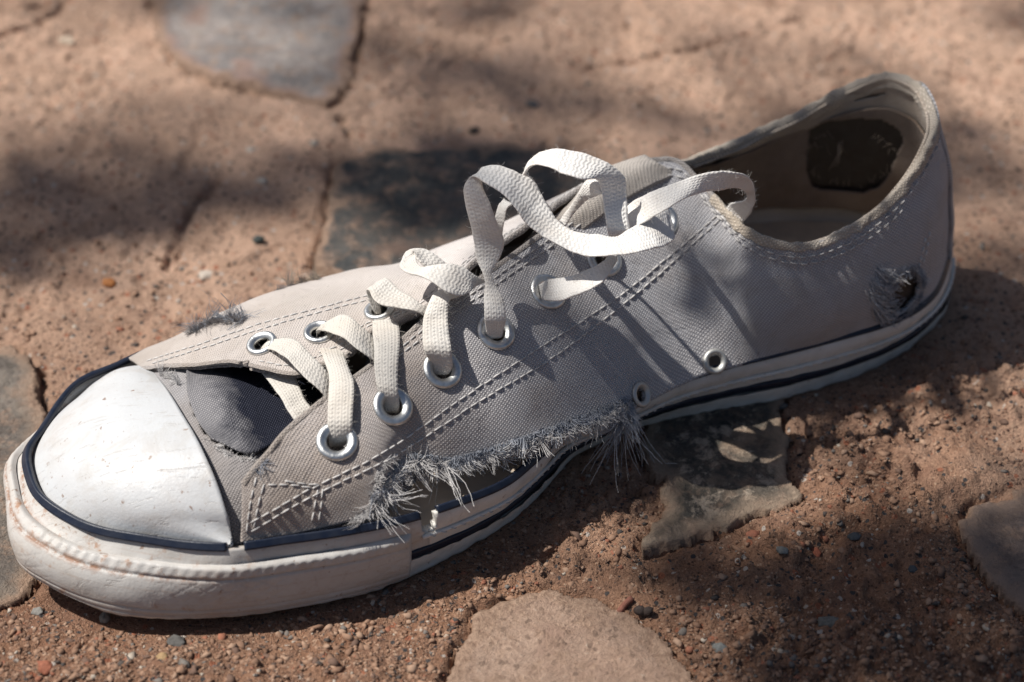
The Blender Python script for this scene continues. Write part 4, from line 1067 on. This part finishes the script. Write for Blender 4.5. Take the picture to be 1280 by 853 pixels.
def stone_mat(name, c1, c2, c3, edge=None, scale=1., spec=.25, earth=1., speck=.7, rim=None):
    m = M(name); oc = m.coord()
    a = m.noise(oc, 34 * scale, 8, .74, .5); b = m.noise(oc, 95 * scale, 8, .78, .3); d = m.noise(oc, 520, 5, .75)
    col = m.mix(m.ramp(a, [(.42, 0.), (.56, 1.)]), c1, c2)
    col = m.mix(m.ramp(b, [(.52, 0.), (.60, .9)]), col, c3)
    col = m.mix(m.ramp(d, [(.3, .5), (.5, 0.)]), col, tuple(x * .45 for x in c1))
    col = m.mix(m.ramp(d, [(.6, 0.), (.75, .4)]), col, tuple(min(.7, x * 2.2 + .05) for x in c2))
    if edge is not None:
        col = m.mix(m.ramp(m.noise(oc, 40, 4, .6), [(.56, 0.), (.66, .7)]), col, edge)
    v = m.n('TexVoronoi', {'Vector': oc, 'Scale': 700.}); sp = m.n('SeparateColor', {0: v.outputs['Color']}).outputs[0]
    col = m.mix(m.math('MULTIPLY', m.math('LESS_THAN', sp, .10), speck), col, tuple(x * .35 for x in c1))
    ed = m.n('Attribute', attribute_name='rim').outputs['Fac']      # millimetres in from the edge
    if rim is not None:
        k = m.math('SUBTRACT', 1., m.math('DIVIDE', m.math('SUBTRACT', ed, m.math('MULTIPLY', b, 6.)), 5.), clamp=True)
        col = m.mix(m.math('MULTIPLY', k, .75), col, rim)
    k = m.math('SUBTRACT', 1., m.math('DIVIDE', m.math('SUBTRACT', ed, m.math('MULTIPLY_ADD', m.noise(oc, 60, 5, .7), 9. * earth, -4.)), 2.), clamp=True)
    k = m.math('MAXIMUM', m.math('MULTIPLY', k, .85), m.math('MULTIPLY', m.ramp(m.noise(oc, 120, 5, .75), [(.50, 0.), (.66, 1.)]), .55 * earth))
    col = m.mix(k, col, m.mix(m.ramp(d, [(.35, 0.), (.65, 1.)]), (.26, .165, .115), (.50, .345, .25)))
    m.color(col); m.rough(m.math('MULTIPLY_ADD', b, .3, .6)); m.b.inputs['Specular IOR Level'].default_value = spec
    m.bump(m.math('ADD', m.math('MULTIPLY', b, 1.6), m.math('MULTIPLY', d, .9)), .0017, 1.)
    return m.m
SM = {'s1': stone_mat('purple_slate', (.24, .22, .215), (.40, .35, .325), (.42, .38, .35), (.42, .27, .22), rim=(.42, .27, .22), earth=1.5, speck=.2),
      's2': stone_mat('dark_slate', (.065, .07, .072), (.13, .12, .11), (.19, .145, .12), (.26, .17, .13), earth=1.5, speck=.2),
      's3': stone_mat('mottled_stone', (.055, .055, .052), (.13, .11, .09), (.52, .43, .34), (.34, .25, .18), rim=(.40, .30, .22), speck=.3, earth=.9),
      's4': stone_mat('grey_brown_stone', (.16, .12, .105), (.23, .175, .15), (.18, .15, .14), (.28, .2, .15), rim=(.33, .24, .19), speck=.2),
      's5': stone_mat('grey_stone', (.17, .145, .125), (.29, .25, .21), (.24, .20, .17), (.34, .25, .19), rim=(.36, .26, .19), speck=.3, earth=1.4),
      's6': stone_mat('pink_sandstone', (.40, .27, .20), (.47, .33, .25), (.36, .245, .185), (.34, .22, .165), earth=1.9, speck=.55)}
SL = {'s1': ('flat grey slate slab with pink rim at the top left behind the shoe', 'stone'), 's2': ('dark charcoal slate set in the ground right behind the laces', 'stone'),
      's3': ('mottled black and cream broken stone poking out under the arch of the shoe', 'stone'), 's4': ('pointed grey brown stone at the right edge of the ground', 'stone'),
      's5': ('grey weathered stone left of the toe cap', 'stone'), 's6': ('pale pink sandstone with rounded edge in the front of the shoe', 'stone')}
for k, (key, (poly, h)) in enumerate(STONES.items()):
    pa = np.array(poly); st_ = .0011
    xs = np.arange(pa[:, 0].min() - .006, pa[:, 0].max() + .006, st_); ys = np.arange(pa[:, 1].min() - .006, pa[:, 1].max() + .006, st_)
    Xs, Ys = np.meshgrid(xs, ys, indexing='ij'); sdv = stone_sd(Xs, Ys, poly, 30 + k)
    soft = .012 if key == 's6' else .0015
    e = np.clip(-sdv / soft, 0, 1); top_ = h * (e * (2 - e)) ** .6
    Zs = top_ - .0005 + ((fbm(Xs * 40, Ys * 40, 4, 60 + k) - .5) * .0024 + (fbm(Xs * 190, Ys * 190, 3, 61 + k) - .5) * .0011) * np.clip(e * 2, 0, 1)
    lay = fbm(Xs * 20 + .25 * vnoise(Xs * 150, Ys * 150), Ys * 20, 4, 90 + k); Zs += (.0006 * np.floor(lay * 9) / 2 - .0011) * (e > .4) * (0 if key == 's6' else 1)
    Zs = np.where(sdv > -.0002, -.007, Zs)
    # keep clear of the sole
    F_ = seg_dist(Xs, Ys, foot, True); F_ = np.where(inside(Xs, Ys, foot), 0, F_); w = np.clip(1 - F_ / .012, 0, 1)
    Zs = np.where(sdv > -.0002, Zs, Zs * (1 - w) + np.minimum(Zs, -.0002) * w)
    kp = (sdv < .0016); kp = kp[:-1, :-1] & kp[1:, :-1] & kp[1:, 1:] & kp[:-1, 1:]
    o = fast_grid('embedded_stone', np.stack([Xs, Ys, Zs], -1), SM[key], kp)
    at = o.data.attributes.new('rim', 'FLOAT', 'POINT'); co_ = np.empty(len(o.data.vertices) * 3, np.float32); o.data.vertices.foreach_get('co', co_); co_ = co_.reshape(-1, 3).astype(float)
    at.data.foreach_set('value', (np.maximum(0, -stone_sd(co_[:, 0], co_[:, 1], poly, 30 + k)) * 1000).astype(np.float32))
    o['label'], o['category'] = SL[key]; o['group'] = 'flat stones set in the ground'

# pebbles one can point at
def pebble_vf(c, r, flat=.6, seed=0, el=1., rot=0., ang=1.):
    rs = np.random.RandomState(seed); t = (1 + 5 ** .5) / 2
    V = np.array([(-1,t,0),(1,t,0),(-1,-t,0),(1,-t,0),(0,-1,t),(0,1,t),(0,-1,-t),(0,1,-t),(t,0,-1),(t,0,1),(-t,0,-1),(-t,0,1)], float); V = unit(V)
    F = [(0,11,5),(0,5,1),(0,1,7),(0,7,10),(0,10,11),(1,5,9),(5,11,4),(11,10,2),(10,7,6),(7,1,8),(3,9,4),(3,4,2),(3,2,6),(3,6,8),(3,8,9),(4,9,5),(2,4,11),(6,2,10),(8,6,7),(9,8,1)]
    V = V * (1 + .35 * ang * (rs.rand(12, 1) - .5)); V = V * [el, 1, flat] * r
    c_, s_ = math.cos(rot), math.sin(rot); V = V @ np.array([[c_, s_, 0], [-s_, c_, 0], [0, 0, 1]])
    return V + np.asarray(c), F
def subdiv(V, F, n=1):
    for _ in range(n):
        V = list(map(np.array, V)); E = {}; NF = []
        def mid(a, b):
            k = (min(a, b), max(a, b))
            if k not in E: E[k] = len(V); V.append((V[a] + V[b]) / 2)
            return E[k]
        for a, b, c in F:
            x, y, z = mid(a, b), mid(b, c), mid(c, a); NF += [(a, x, z), (x, b, y), (z, y, c), (x, y, z)]
        F = NF
    return np.array(V), F
def peb_mat(name, c):
    m = M(name); oc = m.coord(); n = m.noise(oc, 500, 5, .7); m.color(m.mix(m.ramp(n, [(.35, 0.), (.7, 1.)]), tuple(x * .6 for x in c), tuple(min(.8, x * 1.3) for x in c)))
    m.rough(.8); m.bump(n, .0006, .7); return m.m
PEB = [(221,808,.0034,1.3,(.13,.135,.135),'dark grey chip in front of the shoe toe'), (131,772,.0030,.8,(.33,.34,.31),'pale grey green chip under the tip of the toe'),
 (205,836,.0022,1.,(.50,.36,.20),'small yellowish pebble near the bottom left'), (60,849,.0034,1.2,(.40,.16,.10),'red brown pebble in the bottom left corner'),
 (48,765,.0022,1.3,(.30,.31,.30),'small grey pebble left of the toe on brown earth'), (1038,788,.0034,1.9,(.19,.20,.19),'flat oval grey pebble at the lower right'),
 (322,298,.0028,1.,(.07,.09,.09),'dark round pebble behind the shoe'), (432,160,.0026,1.7,(.09,.09,.085),'dark upright chip beside the dark slate'),
 (137,350,.0028,1.4,(.46,.20,.07),'orange pebble on the earth behind the toe cap'), (257,341,.0036,1.4,(.62,.58,.52),'whitish flat pebble behind the toe'),
 (328,226,.0026,1.3,(.60,.57,.52),'white chip left of the dark slate, lower one'), (313,188,.0024,1.,(.64,.60,.54),'white chip left of the dark slate, upper one'),
 (393,187,.0026,1.,(.60,.56,.50),'white pebble nearest the corner of the dark slate'), (84,50,.0040,1.3,(.62,.54,.44),'whitish pebble near the crack at the top left'),
 (665,130,.0030,1.6,(.17,.18,.19),'blue grey chip on the pale earth above the laces'), (592,157,.0030,1.1,(.07,.06,.055),'black pebble above the looped lace'),
 (978,500,.0021,1.2,(.2,.2,.19),'tiny grey pebble in the shade under the heel'), (1020,687,.0024,1.2,(.36,.13,.08),'red pebble on brown earth right of the mottled stone'),
 (941,671,.0024,1.4,(.33,.14,.09),'reddish flat chip just below the mottled stone'), (976,699,.0023,1.1,(.24,.26,.26),'grey blue pebble between the mottled stone and the flat oval one'),
 (1140,717,.0018,1.2,(.09,.11,.13),'dark blue chip left of the pointed stone'), (1010,588,.0026,1.,(.15,.11,.10),'brown round pebble beside the corner of the mottled stone'),
 (1066,681,.0022,1.5,(.13,.15,.16),'slate grey chip on the shaded earth at right'), (900,820,.0026,1.1,(.27,.30,.30),'pale grey pebble at the bottom right of the sandstone')]
for i, (x, y, r, el, c, lab) in enumerate(PEB):
    r *= .85; c = (c[0] * .8, c[1] * .74, c[2] * .70); p = un(x, y, 0); z = gz(p[0], p[1]); V, F = pebble_vf((0, 0, 0), r * .92, .62, 100 + i, el, random.uniform(-.5, .5)); V, F = subdiv(V, F, 2)
    V = V * (1 + .5 * (noise3(V * 380 + i * 3)[:, None] - .5))
    o = mesh('pebble', V, F, peb_mat('pebble_stone', c), None, True); o.location = (p[0], p[1], z + r * .12)
    o['label'] = lab; o['category'] = 'pebble'; o['group'] = 'loose pebbles on the earth'
# twig and bark bits
def bit(name, a, b, r, c, lab, cat):
    A = un(*a, 0); B = un(*b, 0); A[2] = gz(A[0], A[1]) + r * 1.3; B[2] = gz(B[0], B[1]) + r * .8
    t_ = Tris(); P_ = np.array([A + (B - A) * s_ + [0, 0, .0006 * math.sin(s_ * 9)] for s_ in np.linspace(0, 1, 14)]) 
    P_ += (noise3(P_ * 260, 3) - .5)[:, None] * np.array([.0012, .0012, .0006])
    t_.tube(P_, r * (.7 + .5 * noise3(P_ * 300, 8)), 8); o = t_.build(name, peb_mat('bark', c)); o['label'] = lab; o['category'] = cat
bit('twig', (752,773), (790,754), .0011, (.24,.10,.07), 'short reddish brown twig lying on the sandstone', 'twig')
bit('bark_flake', (797,766), (812,772), .0014, (.055,.04,.035), 'dark bark flake right of the short twig', 'bark')
bit('bark_flake', (885,560), (886,562), .001, (.05,.04,.03), 'tiny dark bark crumb on the mottled stone', 'bark')

# loose grit
def grit_mat():
    m = M('grit'); g_ = m.n('NewGeometry').outputs['Random Per Island']
    c = m.ramp(g_, [(0., (.32, .195, .13)), (.30, (.24, .14, .092)), (.58, (.15, .092, .068)), (.70, (.38, .25, .175)), (.84, (.30, .12, .072)), (.885, (.06, .055, .052)), (.93, (.17, .155, .14)), (.98, (.46, .40, .33))], 'CONSTANT')
    n = m.noise(m.coord(), 900, 3, .6); m.color(m.mix(m.ramp(n, [(.3, .35), (.7, 0.)]), c, (.12, .08, .06))); m.rough(.9); return m.m
rs = np.random.RandomState(5)
cnt = 70000
px = rs.uniform(-60, 1340, cnt); py = 853 + 40 - (rs.rand(cnt) ** 1.25) * 930
d_ = np.stack([px - 640, 426.5 - py], 1)
dirs = FW[None] * FPX + np.array([1., 0, 0])[None] * d_[:, :1] + UP[None] * d_[:, 1:]
G_ = CAM[None] + dirs * (-CAM[2] / dirs[:, 2])[:, None]
dens = fbm(G_[:, 0] * 26, G_[:, 1] * 26, 3, 40); ok = (dens > .36 + .2 * rs.rand(cnt) - .06) & (rs.rand(cnt) < np.clip(1.0 - (G_[:, 1] + .02) * 7, .10, 1))
F_ = np.full(cnt, .2); F_ = seg_dist(G_[:, 0], G_[:, 1], foot, True); ok &= ~inside(G_[:, 0], G_[:, 1], foot) & (F_ > .002)
for key, (poly, h) in STONES.items():
    ins = inside(G_[:, 0], G_[:, 1], poly); ok &= ~(ins & (rs.rand(cnt) > .05))
G_ = G_[ok]; hz = height(G_[:, :1], G_[:, 1:2])[:, 0]
VV = []; FF = []; n0 = 0
base, Fb = pebble_vf((0, 0, 0), 1., 1., 3, 1.); Fb = np.array(Fb)
for i in range(len(G_)):
    r = .00028 * math.exp(rs.randn() * .62) * (1.5 if rs.rand() < .12 else 1); r = min(r, .0012)
    a = rs.rand() * 6.28; c_, s_ = math.cos(a), math.sin(a)
    V = (base * (1 + .95 * (rs.rand(12, 1) - .5)) + .5 * (rs.rand(12, 3) - .5)) * [r * rs.uniform(.9, 1.9), r, r * rs.uniform(.35, .9)]
    V = V @ np.array([[c_, s_, 0], [-s_, c_, 0], [0, 0, 1]]) + [G_[i, 0], G_[i, 1], max(hz[i], -.0035) - r * .12]
    VV.append(V); FF.append(Fb + n0); n0 += 12
VV = np.concatenate(VV); FF = np.concatenate(FF)
me = bpy.data.meshes.new('grit'); me.vertices.add(len(VV)); me.vertices.foreach_set('co', VV.astype(np.float32).ravel())
me.loops.add(FF.size); me.loops.foreach_set('vertex_index', FF.ravel().astype(np.int32)); me.polygons.add(len(FF)); me.polygons.foreach_set('loop_start', (np.arange(len(FF)) * 3).astype(np.int32)); me.update(calc_edges=True)
o = link('grit', me, grit_mat()); o['kind'] = 'stuff'; o['label'] = 'fine loose grit strewn over the reddish earth'; o['category'] = 'grit'

# ================================================================== the tree overhead whose leaves dapple the light, and low leaves added for shade
tree = bpy.data.objects.new('tree_branch', None); COL.objects.link(tree)
tree['label'] = 'leafy branch overhanging the ground and dappling the sunlight, with unseen low leaves added to shade the heel'; tree['category'] = 'branch'
SH = [  # picture point on the ground, spread (m), height (m), number of leaves
 (1200,780,.055,1.6,80), (1050,760,.045,1.6,50), (1240,680,.04,1.7,34), (1320,840,.07,1.8,50), (1060,880,.06,1.7,50), (930,850,.03,1.6,12), (1130,670,.03,1.6,22), (920,730,.03,1.5,18), (1260,600,.025,1.6,6), (830,700,.012,1.4,4),
 (30,15,.018,2.4,4), (500,95,.022,2.4,6), (575,70,.026,2.4,8), (660,60,.026,2.4,8), (745,130,.018,2.3,5), (600,5,.03,2.5,5), (720,10,.02,2.5,3),
 (920,160,.018,2.3,5), (985,170,.022,2.3,8), (1060,180,.022,2.3,8), (1140,200,.022,2.2,9), (1220,210,.026,2.2,12), (1285,240,.03,2.2,14), (1280,15,.028,2.5,8), (1310,330,.03,2.2,12),
 (1340,430,.04,2.2,14), (1010,440,.03,1.8,20), (1200,430,.03,1.9,14)]
SH += [(x, 290 - .17 * x + 12 * math.sin(x * .03), .019, 2.1, 8) for x in range(-40, 440, 42)]
SH += [(x, 212, .021, 2.0, 10) for x in range(430, 740, 50)]
rs = np.random.RandomState(11)
lv = Tris(); tw = Tris()
LOW_SHADE = [(955,410,.006,.42,4), (1020,390,.006,.42,4), (925,345,.006,.42,4), (985,325,.005,.42,3), (900,375,.004,.42,2), (1075,385,.005,.42,2)]  # unseen low leaves added to darken the rear side of the shoe
# spots the photograph shows in full sun: no leaf may stand between them and the sun
LIT = [cap.P[i, j] for i in range(0, len(cap.t), 12) for j in range(0, len(cap.s), 12)]
LIT += [near.at(x, y)[0] for x, y in [(350,620),(430,610),(450,530),(520,560),(520,480),(600,540),(600,460),(680,510),(680,430),(750,480),(760,420),(800,450),(700,350),(780,300),(820,250)]]
LIT += [farq.at(x, y)[0] for x, y in [(260,420),(330,390),(400,370),(470,340),(540,320),(590,300)]]
LIT += [un(a[0], a[1], zm(min(a[0], 879), a[4], True)) for k in LACES for a in LACES[k][::2]]
LIT += [un(x, y, 0) for x, y in [(330,110),(380,150),(250,150),(120,130),(60,110),(900,60),(860,90),(950,20),(330,380),(260,350),(400,330),(200,380),(650,780),(740,800),(560,800),(400,820),(200,830),(80,800),(830,845),(1050,565),(990,600),(1200,570),(1110,600),(1150,40),(1050,60),(1230,110),(960,90)]]
LIT = np.array(LIT); LITG = (LIT - sd[None] * (LIT[:, 2:] / sd[2]))[:, :2]
for (x, y, sp, h, n) in SH + LOW_SHADE:
    g0 = un(x, y, 0) if h > 1 else (un(x, y, .026) if x < 400 else near.at(x, y)[0])
    c = g0 + sd * (h / sd[2])
    tw.tube(np.array([c + [-.02, .01, .02], c + [-sp, .0, .05], c + [-sp * 2 - .1, .1, .2]]), [.0015, .002, .003], 5)
    for _ in range(n):
        a0_ = rs.rand() * 6.28; r0_ = sp * 1.35 * math.sqrt(rs.rand())
        p = c + np.array([math.cos(a0_) * r0_, math.sin(a0_) * r0_, rs.uniform(-.12, .12) * (1 if h > 1 else .2)])
        ln = rs.uniform(.022, .040) if h > 1 else rs.uniform(.013, .022)
        pg = (p - sd * (p[2] / sd[2]))[:2]
        wd = ln * .42; a = rs.rand() * 6.28
        if np.min(np.linalg.norm(LITG - pg, axis=1)) < ln * .5 + (.0045 * h + .004 if h > 1 else .0015): continue
        t = unit(np.array([math.cos(a), math.sin(a), rs.uniform(-.5, .3)])); s_ = unit(np.cross(t, [0, 0, 1.]) + rs.randn(3) * .25); n_ = np.cross(s_, t)
        prof = [(0, .02), (.25, .8), (.5, 1.), (.78, .6), (1, .02)]; V = []
        for q, w in prof:
            b = p + t * (q - .5) * ln - n_ * .15 * ln * (q - .5) ** 2 * 4
            V += [b - s_ * w * wd * .5 + n_ * .002, b, b + s_ * w * wd * .5 + n_ * .002]
        F = []
        for i in range(4):
            for j in range(2): F.append((i * 3 + j, i * 3 + j + 1, i * 3 + 4 + j, i * 3 + 3 + j))
        lv.add(V, F)
m_leaf = plain('leaf_green', (.06, .11, .03), .5, .3, noise_=.2, nscale=40); m_twig = plain('twig_bark', (.12, .09, .07), .8, .2)
o = lv.build('leaf', m_leaf, tree, 'stuff'); tw.build('twig', m_twig, tree, 'stuff')
